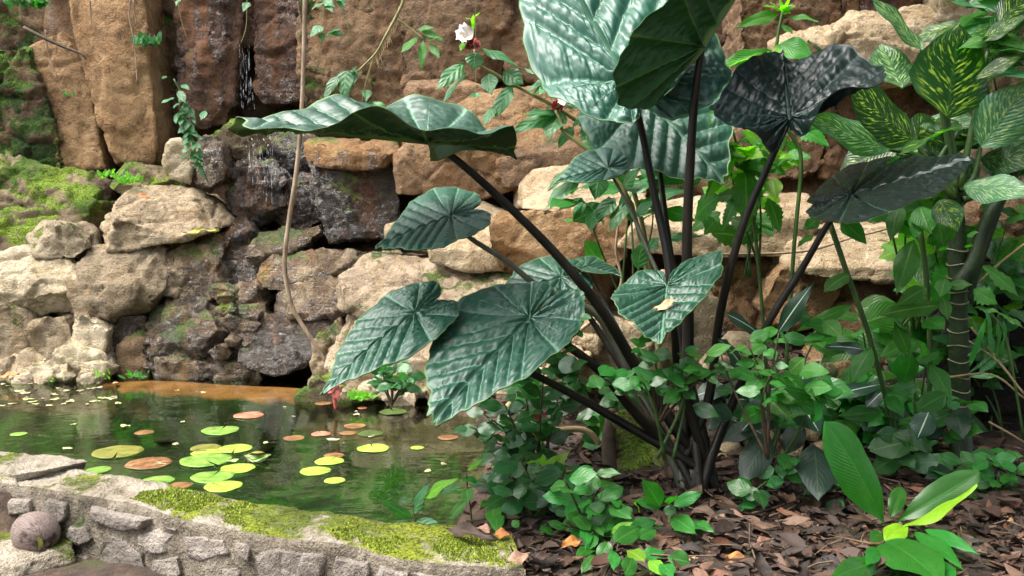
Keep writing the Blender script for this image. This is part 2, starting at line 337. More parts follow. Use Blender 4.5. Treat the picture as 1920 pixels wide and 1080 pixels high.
def unseen_tree(x, y, h, r, n, lab, size=.3):
    t = empty('unseen_tree', (x, y, 0), lab, 'tree', 'trees standing around the viewpoint')
    V = []; F = []; P = [Vector((x + .25 * math.sin(k * 1.3), y + .2 * math.cos(k * 1.7), -.3 + h * k / 8)) for k in range(9)]
    for k, p in enumerate(P):
        for i in range(10): q = i * .628; rr_ = .24 * (1 - .085 * k); V.append(p + Vector((math.cos(q), math.sin(q), 0)) * rr_)
    F = [(k * 10 + i, k * 10 + (i + 1) % 10, (k + 1) * 10 + (i + 1) % 10, (k + 1) * 10 + i) for k in range(8) for i in range(10)]
    link('trunk', mesh('trunk', V, F), M['treebark'], t)
    c = RNG.normal(size=(26, 3)); c /= np.linalg.norm(c, axis=1)[:, None]; c *= RNG.uniform(.3, 1, 26)[:, None] ** .5; c = c * np.array([r, r, h * .42]) + np.array([x, y, h * .62])
    k = RNG.integers(0, 26, n); leaf_cloud('crown', c[k] + RNG.normal(size=(n, 3)) * np.array([.42, .42, .34]) * r * .38, size, M['treeleaf'], t)
for i, (x, y, h, r) in enumerate([(3.5, -7, 9, 3.4), (7, -4, 9, 3.4), (8.5, .5, 9, 3.2)]):
    unseen_tree(x, y, h, r, 1700, ['added unseen tree behind the viewpoint, a little to the right', 'added unseen tree behind the viewpoint on the right', 'added unseen tree right of the viewpoint'][i], .42)
t_ = empty('unseen_tree', (5.2, 4.2, 0), 'unseen leaning tree outside the right edge with its crown over the dumb cane', 'tree', 'trees standing around the viewpoint')
V = []; P = [Vector((5.2 - .35 * k * .35, 4.2 + .05 * k, -.3 + .7 * k)) for k in range(8)]
for k, p in enumerate(P):
    for i in range(10): q = i * .628; V.append(p + Vector((math.cos(q), math.sin(q), 0)) * (.2 - .017 * k))
link('trunk', mesh('trunk', V, [(k * 10 + i, k * 10 + (i + 1) % 10, (k + 1) * 10 + (i + 1) % 10, (k + 1) * 10 + i) for k in range(7) for i in range(10)]), M['treebark'], t_)
n = 4200; C_ = np.stack([RNG.uniform(1.5, 6.5, n), RNG.uniform(1.0, 6.6, n), RNG.uniform(3.9, 5.6, n)], 1); C_ = C_[(fbm(C_ * .9, 2, 4) > -.16)]
leaf_cloud('crown', C_, .36, M['treeleaf'], t_)

# ------------------------------------------------------------------ stones: hulls worked over with facets, cracks and grain
PENDING = []
def rock(name, pts, Y, thick, mat, parent=None, voxel=.036, amp=1.0, back=.92, frame=None, label=None, seed=None, round_=0, grow=.045, chisel=None):
    """pts: (px, py[, dY]) outline and ridge points of the stone as seen; thick: how far it reaches back."""
    W = []
    for q in pts:
        dy = q[2] if len(q) > 2 else 0
        a, b = q[0], q[1]
        if frame: a, b = frame[0] + a / frame[2], frame[1] + b / frame[2]
        W.append(at(a, b, Y + dy))
    c = sum(W, Vector()) / len(W)
    for p in W: e = p - c; p.x += grow * e.x / (e.length + .01); p.z += grow * e.z / (e.length + .01)
    return rock3(name, W + [c + (p - c) * back + Vector((0, thick, 0)) for p in W], mat, parent, voxel, amp, label, seed, round_, {'cliff_slab': 2, 'ledge_rock': 3, 'boulder': 7}.get(name, 5) if chisel is None else chisel)
def rock3(name, W, mat, parent=None, voxel=.03, amp=1.0, label=None, seed=None, round_=1, chisel=9):
    bm = bmesh.new()
    for p in W: bm.verts.new(p)
    r = bmesh.ops.convex_hull(bm, input=bm.verts)
    co = [Vector(f_.co) for f_ in set(v for f in bm.faces for v in f.verts)]; bm.free(); rc = random.Random(len(PENDING) * 13 + 5)
    for _ in range(chisel):
        nv_ = Vector((rc.uniform(-1, 1), rc.uniform(-1, .25), rc.uniform(-.9, 1))).normalized(); dts = [q.dot(nv_) for q in co]; hi, lo = max(dts), min(dts)
        bm = bmesh.new(); [bm.verts.new(q) for q in co]; bmesh.ops.convex_hull(bm, input=bm.verts)
        bmesh.ops.bisect_plane(bm, geom=bm.verts[:] + bm.edges[:] + bm.faces[:], plane_co=nv_ * (hi - (hi - lo) * rc.uniform(.03, .13)), plane_no=nv_, clear_outer=True)
        co = [Vector(q.co) for q in bm.verts]; bm.free()
    bm = bmesh.new(); [bm.verts.new(q) for q in co]; bmesh.ops.convex_hull(bm, input=bm.verts)
    bmesh.ops.delete(bm, geom=[v for v in bm.verts if not v.link_faces], context='VERTS')
    me = bpy.data.meshes.new(name); bm.to_mesh(me); bm.free()
    o = link(name, me, mat, parent); md = o.modifiers.new('r', 'REMESH'); md.mode = 'SHARP'; md.sharpness = 1.0; md.use_remove_disconnected = False; md.scale = .9; ext = max((max(q[k] for q in co) - min(q[k] for q in co)) for k in range(3)); md.octree_depth = max(3, min(7, math.ceil(math.log2(ext / .9 / voxel))))
    if label: o['label'] = label
    PENDING.append((o, mat, amp, seed if seed is not None else len(PENDING) * 7 + 1, round_)); return o
def finish_rocks():
    for o, mat, amp, sd_, rd in PENDING:
        if rd: md = o.modifiers.new('s', 'SMOOTH'); md.factor = .5; md.iterations = rd
    bpy.context.view_layer.update(); dg = bpy.context.evaluated_depsgraph_get()
    res = [bpy.data.meshes.new_from_object(o.evaluated_get(dg)) for o, *_ in PENDING]
    for (o, mat, amp, sd_, rd), me in zip(PENDING, res):
        o.modifiers.clear(); old = o.data; n = len(me.vertices)
        V = np.empty(n * 3, np.float32); me.vertices.foreach_get('co', V); V = V.reshape(-1, 3).astype(np.float64)
        Nn = np.empty(n * 3, np.float32); me.vertex_normals.foreach_get('vector', Nn); Nn = Nn.reshape(-1, 3)
        f1, e1 = facets(V * 2.3 + sd_, sd_); f2, e2 = facets(V * 6.5 + sd_, sd_ + 3); f3, e3 = facets(V * 15 + sd_, sd_ + 5)
        stp = V @ np.array([.18, .1, 1.0]) * 7 + 1.2 * fbm(V * 2, 2, sd_); stp = stp - np.floor(stp)
        d = f1 * .075 + f2 * .030 + f3 * .012 + .015 * fbm(V * 2.5 + sd_, 2, sd_) + .012 * fbm(V * 14, 2, sd_) + .024 * (stp - .5)
        d -= .035 * (1 - ss(e1, .0, .10)) * (vnoise(V * 1.7, sd_) > -.1) + .012 * (1 - ss(e2, 0, .12))
        V2 = V + Nn * (d * amp)[:, None]
        me.vertices.foreach_set('co', V2.astype(np.float32).ravel()); me.materials.clear(); me.materials.append(mat)
        me.polygons.foreach_set('use_smooth', np.ones(len(me.polygons), bool)); me.update()
        o.data = me; me.name = o.name; bpy.data.meshes.remove(old)
    PENDING.clear()

M['shaderock'] = rock_mat('painted_shade_stone', (.004, .0035, .003), (.012, .010, .008), (.03, .024, .018), moss=.1)  # near-black stone; the shade of the right-hand hollow is put into its colour
def cr(name, pts, Y, thick, mat, **k):
    if name == 'cliff_slab': k.setdefault('grow', .10)
    return rock(name, pts, Y, thick, M[mat], cliff, **k)
# upper face, left to right
cr('cliff_slab', [(-160, -60), (120, -60), (118, 30), (60, 90), (-160, 120)], 8.9, .6, 'mossdark', voxel=.04)
cr('cliff_slab', [(40, 85), (112, 56), (152, 112), (169, 165), (192, 300), (196, 316), (110, 322), (70, 290), (50, 190)], 8.55, .6, 'slab', amp=.4, grow=.0)
cr('cliff_slab', [(-150, 90), (40, 110), (70, 200), (105, 300), (60, 330), (-150, 330)], 8.5, .6, 'mossleft', voxel=.035)
cr('cliff_slab', [(124, -120), (262, -120), (262, 80), (277, 170), (296, 262), (286, 308), (208, 308), (196, 250), (168, 130), (134, 50), (200, 150, -.10)], 8.5, .7, 'slab', amp=.4, grow=.0)
cr('cliff_slab', [(262, -120), (352, -120), (345, 100), (340, 250), (290, 300), (285, 160)], 9.0, .5, 'mossdark')
cr('cliff_slab', [(335, -140), (470, -140), (446, 70), (432, 190), (425, 232), (345, 240), (330, 100), (380, 90, -.12)], 8.7, .6, 'redwet', amp=.8, grow=.03)
cr('cliff_slab', [(470, -140), (585, -140), (580, 60), (575, 200), (500, 212), (478, 190), (480, 80)], 8.75, .6, 'redwet', amp=.8, grow=.03)
cr('cliff_slab', [(430, -140), (500, -140), (492, 60), (446, 66)], 8.8, .5, 'redwet')
cr('cliff_slab', [(578, -140), (770, -140), (770, 120), (752, 165), (700, 215), (600, 230), (576, 120), (660, 60, -.1)], 8.6, .6, 'cliff', amp=.7)
cr('cliff_slab', [(575, 20), (690, 10), (700, 130), (660, 215), (580, 215)], 8.56, .3, 'mossdark', amp=.8)
cr('cliff_slab', [(760, -140), (945, -140), (948, 60), (930, 130), (850, 152), (766, 150), (860, 40, -.1)], 8.35, .6, 'cliff', amp=.55)
cr('cliff_slab', [(950, -140), (1120, -140), (1120, 120), (1040, 150), (962, 120), (955, 40)], 8.4, .6, 'cliff', amp=.6)
cr('cliff_slab', [(1100, -140), (1280, -140), (1290, 240), (1180, 300), (1100, 200)], 8.2, .6, 'cliff')
cr('cliff_slab', [(1250, -140), (1400, -140), (1385, 60), (1370, 300), (1260, 310)], 8.3, .5, 'redwet')
cr('cliff_slab', [(1400, -140), (1590, -140), (1590, 60), (1560, 170), (1530, 300), (1400, 330), (1410, 100)], 7.3, .8, 'cliff', amp=.8)
cr('ledge_rock', [(1570, 60), (1600, 28, .3), (1720, 22, .3), (1830, 25, .3), (1850, 120), (1700, 150), (1590, 140)], 6.9, .7, 'tan', amp=.7)
cr('ledge_rock', [(1470, 70), (1580, 48, .25), (1590, 100), (1560, 125), (1480, 120)], 7.0, .7, 'tan', amp=.6)
cr('cliff_slab', [(1600, -140), (1800, -140), (1790, -10), (1700, 30), (1600, 20)], 7.3, .7, 'redwet', amp=.8)
cr('cliff_slab', [(1790, -160), (2100, -160), (2100, 40), (1960, 60), (1830, 30)], 6.6, .9, 'pale', amp=1)
cr('cliff_slab', [(1560, 150), (1800, 140), (1850, 260), (1760, 320), (1560, 320)], 7.3, .6, 'cliff')
cr('ledge_rock', [(1820, 270), (1960, 240, .2), (2050, 300), (2050, 420), (1830, 420)], 6.2, .7, 'tanmoss', amp=.8)
cr('cliff_slab', [(1960, -100), (2300, -100), (2350, 900), (2050, 900), (1990, 400)], 6.0, 1.2, 'mossdark', voxel=.05)
# second tier
cr('ledge_rock', [(762, 168), (775, 156, .25), (900, 150, .3), (905, 160), (900, 215), (830, 228), (765, 222)], 7.9, .6, 'cliff', amp=.45)
cr('ledge_rock', [(800, 235, -.1), (900, 178, .35), (1010, 165, .5), (1090, 190, .5), (1100, 300), (960, 330), (790, 290)], 7.55, .8, 'slab', amp=.55)
cr('ledge_rock', [(572, 282), (585, 262, .35), (735, 262, .35), (742, 290), (730, 302), (690, 312), (580, 306)], 7.75, .8, 'orange', amp=.5)
cr('ledge_rock', [(580, 306), (735, 300), (742, 400), (736, 440), (610, 448), (584, 380)], 7.85, .6, 'darkwet', amp=.9)
cr('ledge_rock', [(738, 270), (930, 268, .1), (965, 290), (962, 350), (900, 366), (742, 362), (850, 310, -.06)], 7.6, .8, 'cliff', amp=.45)
cr('ledge_rock', [(760, 250, .3), (960, 240, .4), (960, 285), (760, 285)], 7.75, .6, 'orange', amp=.5)
cr('ledge_rock', [(940, 300), (1060, 250, .2), (1110, 270), (1100, 330), (950, 350)], 7.35, .6, 'cliff', amp=.5)
cr('ledge_rock', [(950, 385, -.05), (975, 330, .35), (1100, 305, .55), (1200, 300, .55), (1205, 390), (1160, 405), (1060, 395, -.05), (1020, 390)], 6.9, .8, 'tan', amp=.4)
cr('ledge_rock', [(928, 425), (940, 402, .05), (1060, 398, 0), (1170, 408), (1165, 480), (1140, 500), (950, 512), (930, 495)], 6.85, .8, 'slab', amp=.35)
cr('ledge_rock', [(812, 468), (830, 440, .25), (930, 432, .25), (945, 470), (935, 505), (870, 500), (815, 488)], 6.9, .6, 'tan', amp=.45)
cr('ledge_rock', [(730, 420), (900, 380, .3), (950, 400, .3), (940, 450), (820, 470), (730, 460)], 7.15, .6, 'tan', amp=.5)
# long slope from the cascade to the plants
cr('ledge_rock', [(615, 590), (640, 520, .25), (700, 480, .5), (800, 490, .45), (960, 512, .35), (1010, 545, .1), (960, 610), (760, 600), (690, 600)], 6.7, .9, 'tanmoss', amp=.55)
cr('boulder', [(600, 690), (630, 605, .2), (760, 595, .3), (960, 600, .2), (1000, 660), (860, 740), (640, 750), (600, 735)], 6.55, .8, 'tanmoss', amp=.8)
cr('boulder', [(560, 745), (590, 715), (660, 720), (720, 760), (650, 775), (570, 765)], 6.55, .6, 'mossy', amp=.7)
cr('boulder', [(930, 700), (1000, 610, .3), (1120, 600, .3), (1180, 680), (1120, 760), (960, 770)], 6.1, .7, 'tan', amp=.9)
# right-hand shelf
cr('ledge_rock', [(1165, 470), (1200, 395, .4), (1300, 375, .5), (1500, 365, .5), (1530, 400), (1500, 478), (1350, 470), (1250, 478)], 6.3, .9, 'tan', amp=.4)
cr('ledge_rock', [(1320, 478), (1480, 474), (1470, 590), (1420, 640), (1330, 620)], 6.45, .7, 'cliff', amp=.7)
cr('ledge_rock', [(1470, 500), (1500, 440, .3), (1700, 420, .4), (1800, 440, .3), (1790, 500), (1680, 520), (1540, 520)], 6.0, .9, 'tan', amp=.5)
cr('ledge_rock', [(1470, 512), (1570, 505), (1560, 560), (1540, 600), (1450, 620), (1440, 570)], 6.15, .6, 'slab', amp=.6)
cr('boulder', [(1548, 560), (1580, 525, .2), (1700, 520, .2), (1720, 600), (1690, 690), (1640, 700), (1565, 680)], 6.05, .8, 'cliff', amp=.9)
cr('boulder', [(1530, 720), (1570, 640), (1640, 660), (1650, 730), (1540, 770)], 5.7, .6, 'slab', amp=.9)
cr('boulder', [(1200, 620), (1260, 520, .2), (1340, 540), (1340, 690), (1220, 720)], 5.7, .6, 'tan', amp=.7)
cr('boulder', [(1080, 700), (1150, 610, .1), (1240, 640), (1260, 760), (1120, 780)], 5.6, .6, 'tan', amp=.8)
cr('cave_roof', [(1840, 400), (2000, 360), (2150, 440), (2100, 510), (1960, 500), (1850, 470)], 5.3, 2.6, 'cliff')
cr('boulder', [(1846, 520), (1990, 500), (2060, 700), (2040, 900), (1880, 900), (1826, 860), (1822, 700)], 4.95, .8, 'shaderock')  # black boulder added to fill the shaded hollow
# cascade, top to bottom
cr('boulder', [(308, 322), (318, 272), (345, 262), (360, 300), (352, 338)], 8.05, .4, 'pale', amp=.5)
cr('boulder', [(352, 338), (356, 275), (385, 258), (418, 280), (420, 330), (380, 345)], 8.02, .4, 'wet', amp=.6)
cr('boulder', [(402, 262), (430, 228), (470, 232), (485, 275), (462, 300), (415, 296)], 8.15, .5, 'mossy', amp=.8)
cr('boulder', [(440, 250), (540, 235), (585, 262), (580, 330), (500, 345), (450, 320)], 8.35, .5, 'darkwet')
cr('boulder', [(410, 300), (470, 290), (520, 330), (545, 390), (470, 420), (420, 380)], 8.1, .5, 'darkwet', amp=1.1)
cr('boulder', [(520, 340), (600, 320), (620, 400), (560, 430), (520, 410)], 8.15, .5, 'darkwet')
cr('boulder', [(172, 440), (185, 400, -.05), (225, 358, .15), (290, 352, .3), (400, 365, .35), (420, 420, .1), (345, 445, -.08), (270, 452, 0), (215, 470)], 7.75, .6, 'grey', amp=.6)
cr('boulder', [(122, 575), (135, 510), (170, 465, .15), (260, 455, .2), (300, 470, .1), (290, 540, -.1), (260, 590, -.05), (190, 600), (140, 600)], 7.6, .6, 'grey', amp=.6)
cr('boulder', [(262, 560), (290, 490, .05), (330, 440, .2), (400, 432, .25), (420, 450, .15), (415, 490), (330, 500), (300, 560)], 7.7, .5, 'wet', amp=.8)
cr('boulder', [(315, 560), (330, 505), (410, 492), (418, 540), (395, 558), (350, 565)], 7.72, .5, 'wet', amp=.8)
cr('boulder', [(268, 640), (275, 585, .15), (330, 562, .2), (410, 560, .1), (412, 630, -.05), (390, 680), (300, 690), (275, 680)], 7.5, .5, 'wet', amp=.8)
cr('boulder', [(275, 715), (285, 672), (345, 680), (420, 690), (410, 722), (300, 722)], 7.42, .5, 'wet', amp=.8)
cr('boulder', [(180, 640), (185, 600), (260, 600), (272, 680), (225, 700), (195, 690)], 7.62, .5, 'darkwet', amp=.8)
cr('boulder', [(215, 720), (225, 650), (255, 620), (268, 660), (275, 715)], 7.55, .4, 'mossdark', amp=.8)
cr('boulder', [(405, 560), (415, 440, .2), (455, 400, .3), (480, 440, .2), (475, 560), (420, 590)], 7.8, .5, 'darkwet', amp=1.2)
cr('boulder', [(410, 640), (425, 560, .1), (480, 530, .15), (500, 580, .1), (490, 660), (450, 720), (415, 720)], 7.6, .5, 'wet', amp=1.5)
cr('boulder', [(400, 728), (410, 690), (480, 680), (486, 725), (430, 732)], 7.42, .4, 'wet', amp=.8)
cr('boulder', [(470, 480), (490, 440, .2), (590, 425, .2), (595, 450), (560, 480), (480, 500)], 7.8, .5, 'wet', amp=.8)
cr('boulder', [(480, 540), (500, 490, .2), (600, 470, .3), (680, 480, .2), (640, 520), (560, 540)], 7.55, .5, 'wet', amp=.8)
cr('boulder', [(500, 590), (520, 545, .15), (600, 520, .2), (660, 530, .1), (640, 580), (615, 600), (530, 605)], 7.4, .5, 'wet', amp=.7)
cr('boulder', [(452, 690), (470, 620, .12), (520, 600, .2), (612, 606, .15), (610, 640), (575, 690), (500, 702)], 7.3, .5, 'darkwet', amp=.5)
cr('boulder', [(580, 740), (590, 640), (625, 610, .15), (650, 700), (620, 745)], 7.0, .5, 'tanmoss', amp=.7)
# left bank
cr('boulder', [(-200, 330), (0, 288, .2), (110, 318, .2), (180, 340, .2), (160, 400), (60, 420), (-200, 420)], 8.1, .8, 'mossy', amp=1.1)
cr('boulder', [(-200, 430), (40, 400, .15), (190, 380, .3), (180, 455), (130, 480), (-200, 520)], 7.9, .6, 'mossy', amp=.9)
cr('boulder', [(35, 450), (70, 420, .1), (120, 425), (170, 460), (130, 480), (60, 480)], 7.72, .4, 'pale', amp=.6)
cr('boulder', [(190, 340), (240, 312, .15), (300, 318, .15), (310, 350), (240, 370)], 8.2, .5, 'mossy', amp=1)
cr('boulder', [(-120, 600), (-60, 500, .1), (40, 472, .2), (120, 480, .2), (140, 540), (125, 590, -.05), (60, 585), (-20, 605)], 7.6, .6, 'pale', amp=.7)
cr('boulder', [(-60, 670), (-40, 600), (20, 580), (42, 610), (40, 660), (10, 690)], 7.5, .5, 'grey', amp=.6)
cr('boulder', [(40, 670), (45, 612), (120, 600, .05), (130, 640), (100, 680), (60, 690)], 7.5, .4, 'grey', amp=.6)
cr('boulder', [(128, 660), (132, 605), (165, 590), (195, 620), (190, 680), (150, 690)], 7.46, .4, 'pale', amp=.6)
cr('boulder', [(76, 700), (95, 665), (130, 655), (185, 672), (198, 700), (150, 716), (95, 714)], 7.4, .4, 'pale', amp=.7)
cr('boulder', [(-60, 720), (-20, 690), (40, 660), (80, 690), (70, 715)], 7.42, .4, 'grey', amp=.7)
# rubble at the water's edge and on the slope
rr = random.Random(3)
for i in range(58):
    z_ = [(30, 190, 690, 716, 7.38), (410, 480, 540, 700, 7.45), (930, 1200, 610, 740, 5.6), (640, 900, 720, 765, 6.5), (1330, 1560, 640, 860, 5.1)][i % 5]
    x, y = rr.uniform(*z_[:2]), rr.uniform(*z_[2:4]); s = rr.uniform(8, 22) * (1.4 if i % 5 in (2, 4) else 1)
    Yr = z_[4] - (y - z_[2]) / max(1, z_[3] - z_[2]) * (.6 if i % 5 in (2, 4) else .1)
    cr('rubble_stone', [(x + math.cos(a) * s * rr.uniform(.7, 1.2), y + math.sin(a) * s * rr.uniform(.5, .8), rr.uniform(-.04, .04)) for a in [k * 1.047 for k in range(6)]], Yr, s / 100, ['pale', 'wet', 'tan', 'tanmoss', 'tan'][i % 5], voxel=.016, amp=.3)

# ------------------------------------------------------------------ low stone wall of the pond
INN = [(-420, 818), (-200, 840), (0, 864), (120, 876), (233, 893), (310, 905), (440, 934), (560, 954), (645, 969), (730, 981), (800, 985), (880, 992), (960, 1005)]
OUT = [(-420, 850), (-200, 873), (0, 905), (70, 914), (150, 928), (255, 946), (330, 970), (430, 992), (560, 1012), (650, 1022), (745, 1046), (850, 1060), (985, 1066)]
ZT = .11
ns = 240
ipath = smooth_path([atz(a, b, ZT) for a, b in INN], ns); opath = smooth_path([atz(a, b, ZT) for a, b in OUT], ns)
V = []; F = []; MI = []; nc = 10 + 16 + 14
for i in range(ns):
    I, O = ipath[i], opath[i]
    out = (O - I).normalized()
    for j in range(nc):
        if j < 10: p = Vector((I.x, I.y, -.45 + (ZT + .45) * j / 10))
        elif j < 26: p = I.lerp(O, (j - 10) / 15)
        else: p = O + Vector((0, 0, -(j - 25) / 14 * .5)) + out * .03 * ((j - 25) / 14)
        V.append(p)
for i in range(ns - 1):
    for j in range(nc - 1):
        a = i * nc + j; F.append((a, a + 1, a + nc + 1, a + nc)); top = 10 <= j < 25
        MI.append((1 if i / ns < .42 else 2) if top else 0)
VA = np.array(V); tan = np.gradient(VA.reshape(ns, nc, 3), axis=0); tan2 = np.gradient(VA.reshape(ns, nc, 3), axis=1)
NN = np.cross(tan, tan2).reshape(-1, 3); NN /= np.linalg.norm(NN, axis=1)[:, None] + 1e-9
fv, fe = facets(VA * 5, 11); VA = VA + NN * (.030 * fbm(VA * 4, 4, 3) + .025 * fv + .014 * fbm(VA * 22, 3, 6))[:, None] * np.sign(NN[len(NN) // 2 * 0 + (120 * nc + 18)][2])
wall = empty('pond_wall', opath[110] + Vector((0, 0, -.45)), 'low mossy stone and mortar wall along the near edge of the pond', 'wall')
me = mesh('wall_body', VA, F); [me.materials.append(M[k]) for k in ('mortar', 'cap', 'capmoss')]; me.polygons.foreach_set('material_index', MI)
link('wall_body', me, None, wall)
WT = VA.reshape(ns, nc, 3)[:, 10:26]
mi = RNG.uniform(.40, .97, 26000); mj = RNG.uniform(.08, .97, 26000); ii = (mi * (ns - 1)).astype(int); jj = (mj * 14).astype(int); fa = (mi * (ns - 1) - ii)[:, None]; fb_ = (mj * 14 - jj)[:, None]
MP = (WT[ii, jj] * (1 - fa) + WT[np.minimum(ii + 1, ns - 1), jj] * fa) * (1 - fb_) + (WT[ii, jj + 1] * (1 - fa) + WT[np.minimum(ii + 1, ns - 1), jj + 1] * fa) * fb_
MP = MP[(fbm(MP * 3.2, 4, 21) + .35 * (mi - .62)) > .03]; n = len(MP); a_ = RNG.uniform(0, 6.28, n); h_ = RNG.uniform(.003, .010, n) * (1 + .8 * fbm(MP * 9, 2, 3)); dx_ = np.stack([np.cos(a_), np.sin(a_), a_ * 0], 1)
tip_ = MP + np.stack([RNG.normal(0, .35, n) * h_, RNG.normal(0, .35, n) * h_, h_], 1)
mm_ = N('moss_tufts'); M['mosstuft'] = mm_.set(Base_Color=mm_.ramp(mm_.n('NewGeometry').outputs['Random Per Island'], [(0, (.07, .10, .01)), (.5, (.20, .27, .02)), (1, (.36, .42, .04))]), Roughness=.8)
tag(link('moss', mesh('moss', np.stack([MP - dx_ * .004, MP + dx_ * .004, tip_], 1).reshape(-1, 3), [(3 * i, 3 * i + 1, 3 * i + 2) for i in range(n)]), M['mosstuft']), 'bright moss cushions growing on the top of the pond wall', 'moss', kind='stuff')
OY = [atz(a, b, ZT) for a, b in OUT]
def wall_Y(px):
    for (a, A), (b, B) in zip(zip(OUT, OY), list(zip(OUT, OY))[1:]):
        if a[0] <= px <= b[0]: return A.y + (B.y - A.y) * (px - a[0]) / (b[0] - a[0])
    return OY[-1].y
def wstone(pts, fr, proud=.030, mat='wallstone', amp=.10):
    P = [(fr[0] + a / fr[2], fr[1] + b / fr[2]) for a, b in pts]; W = []
    for a, b in P: q = at(a, b, wall_Y(a) - proud); q.z = min(q.z, ZT - .045); W.append(q)
    c = sum(W, Vector()) / len(W); W2 = [c + (p - c) * .95 - Vector((0, .008, 0)) for p in W]
    rock3('stone', [p + Vector((0, .03, 0)) for p in W] + W2 + [p + Vector((0, .2, 0)) for p in W], M[mat], wall, .011, amp, round_=1, chisel=3)
K3 = (0, 680, 2.7); K6 = (560, 680, 2.7)
for pts in [[(560, 870), (640, 900), (720, 970), (755, 1090), (490, 1090), (505, 985)], [(930, 880), (1040, 850), (1130, 860), (1180, 1000), (1080, 1030), (940, 980)],
            [(690, 870), (790, 850), (890, 880), (900, 965), (770, 965), (690, 920)], [(350, 830), (440, 830), (470, 900), (400, 930), (340, 890)], [(385, 975), (445, 985), (450, 1055), (390, 1060)],
            [(775, 1000), (900, 985), (925, 1090), (760, 1090)], [(1280, 975), (1400, 925), (1560, 905), (1650, 925), (1650, 1000), (1600, 1090), (1310, 1090)], [(800, 775), (930, 800), (960, 860), (830, 845)],
            [(450, 715), (620, 725), (780, 770), (780, 835), (620, 850), (460, 800)], [(1000, 1045), (1250, 1035), (1270, 1100), (1000, 1100)], [(1190, 870), (1260, 890), (1260, 1010), (1200, 980)],
            [(210, 690), (330, 700), (340, 800), (290, 830), (230, 760)], [(20, 690), (150, 700), (160, 760), (40, 770)]]:
    wstone(pts, K3)
for pts in [[(20, 935), (150, 945), (140, 1090), (-20, 1090)], [(180, 965), (350, 1000), (365, 1090), (150, 1090)], [(385, 1035), (560, 1045), (560, 1100), (370, 1100)], [(580, 1040), (800, 1050), (800, 1100), (580, 1100)]]:
    wstone(pts, K6)
# raised cap block at the far end and the step the coconut lies on
zb = .145
rock3('cap_block', [atz(a, b, zb) for a, b in [(-260, 812), (40, 846), (225, 872), (140, 905), (0, 884), (-260, 848)]] + [atz(a, b, zb) - Vector((0, 0, .12)) for a, b in [(-260, 812), (40, 846), (225, 872), (140, 905), (0, 884), (-260, 848)]], M['cap'], wall, .014, .22)
st = [atz(a, b, -.10) for a, b in [(-200, 1120), (0, 1070), (137, 1028), (130, 985), (-40, 965), (-200, 965)]]
rock3('step', st + [p - Vector((0, 0, .35)) for p in st], M['cap'], wall, .014, .25)
finish_rocks()
# ------------------------------------------------------------------ leaves and stems
def tube(name, path, radii, mat, parent=None, seg=8, n=None, bump=0.0, cap=True):
    n = n or max(6, len(path) * 5); P = smooth_path(path, n); K = len(radii)
    rad = np.interp(np.linspace(0, 1, n), np.linspace(0, 1, K), radii)
    V = []; F = []; prev = None
    for i, p in enumerate(P):
        t = (P[min(i + 1, n - 1)] - P[max(i - 1, 0)]).normalized()
        if prev is None: a = t.orthogonal().normalized()
        else: a = (prev - t * prev.dot(t)).normalized()
        prev = a; b = t.cross(a)
        for k in range(seg):
            th = 2 * math.pi * k / seg; r = rad[i] * (1 + bump * (random.random() - .5))
            V.append(p + (a * math.cos(th) + b * math.sin(th)) * r)
    for i in range(n - 1):
        for k in range(seg): F.append((i * seg + k, i * seg + (k + 1) % seg, (i + 1) * seg + (k + 1) % seg, (i + 1) * seg + k))
    if cap: F.append(tuple(range(seg))[::-1]); F.append(tuple((n - 1) * seg + k for k in range(seg)))
    uv = [(i / (n - 1), k / seg) for i in range(n) for k in range(seg)]
    return link(name, mesh(name, V, F, uv=uv), mat, parent)

SHAPES = {  # half-width along the leaf, as (t, w) points
    'lance': [(0, 0), (.08, .35), (.25, .85), (.42, 1), (.6, .88), (.78, .52), (.92, .17), (1, 0)],
    'oval': [(0, 0), (.06, .36), (.2, .8), (.40, 1), (.60, .92), (.78, .58), (.90, .24), (1, 0)],
    'heart': [(-.18, .35), (-.16, .75), (0, .98), (.12, 1), (.35, .82), (.6, .5), (.82, .2), (1, 0)],
    'paddle': [(0, .06), (.08, .2), (.25, .65), (.45, .95), (.65, 1), (.82, .8), (.93, .45), (1, 0)],
    'strap': [(0, .3), (.1, .7), (.3, 1), (.6, .95), (.85, .5), (1, 0)],
    'serrate': [(0, 0), (.08, .35), (.25, .85), (.45, 1), (.62, .85), (.8, .5), (.92, .2), (1, 0)]}
_LC = {}
def leaf_mesh(shape, wr, droop, fold, var, nu=12, nv=3, mat=None, wave=.03, side=0.0):
    key = (shape, round(wr, 2), droop, fold, var, nu, nv, mat.name, wave, side)
    if key in _LC: return _LC[key]
    pt = np.array(SHAPES[shape]); t = np.linspace(pt[0, 0], 1, nu + 1); t = 1 - (1 - t) ** 1.0
    wd = np.interp(t, pt[:, 0], pt[:, 1]); 
    if shape == 'serrate': wd = wd * (1 + .13 * (np.arange(nu + 1) % 2 * 2 - 1))
    r = np.random.default_rng(var + 11); V = []; U = []; F = []; ph = r.uniform(0, 6.28)
    for i, a in enumerate(t):
        for j in range(-nv, nv + 1):
            v = j / nv; y = v * wd[i] * wr
            z = fold * abs(y) - droop * max(a, 0) ** 2 + wave * abs(v) ** 2 * math.sin(a * 11 + ph + (1.7 if v > 0 else 0)) - .25 * y * y / max(wr, .05)
            V.append((a * (1 - .18 * abs(droop) * a), y + side * a * a, z)); U.append((a, v * .5 + .5))
    c = 2 * nv + 1
    for i in range(nu):
        for j in range(c - 1): F.append((i * c + j, i * c + j + 1, (i + 1) * c + j + 1, (i + 1) * c + j))
    me = mesh('leaf_blade', V, F, uv=U); me.materials.append(mat); _LC[key] = me; return me
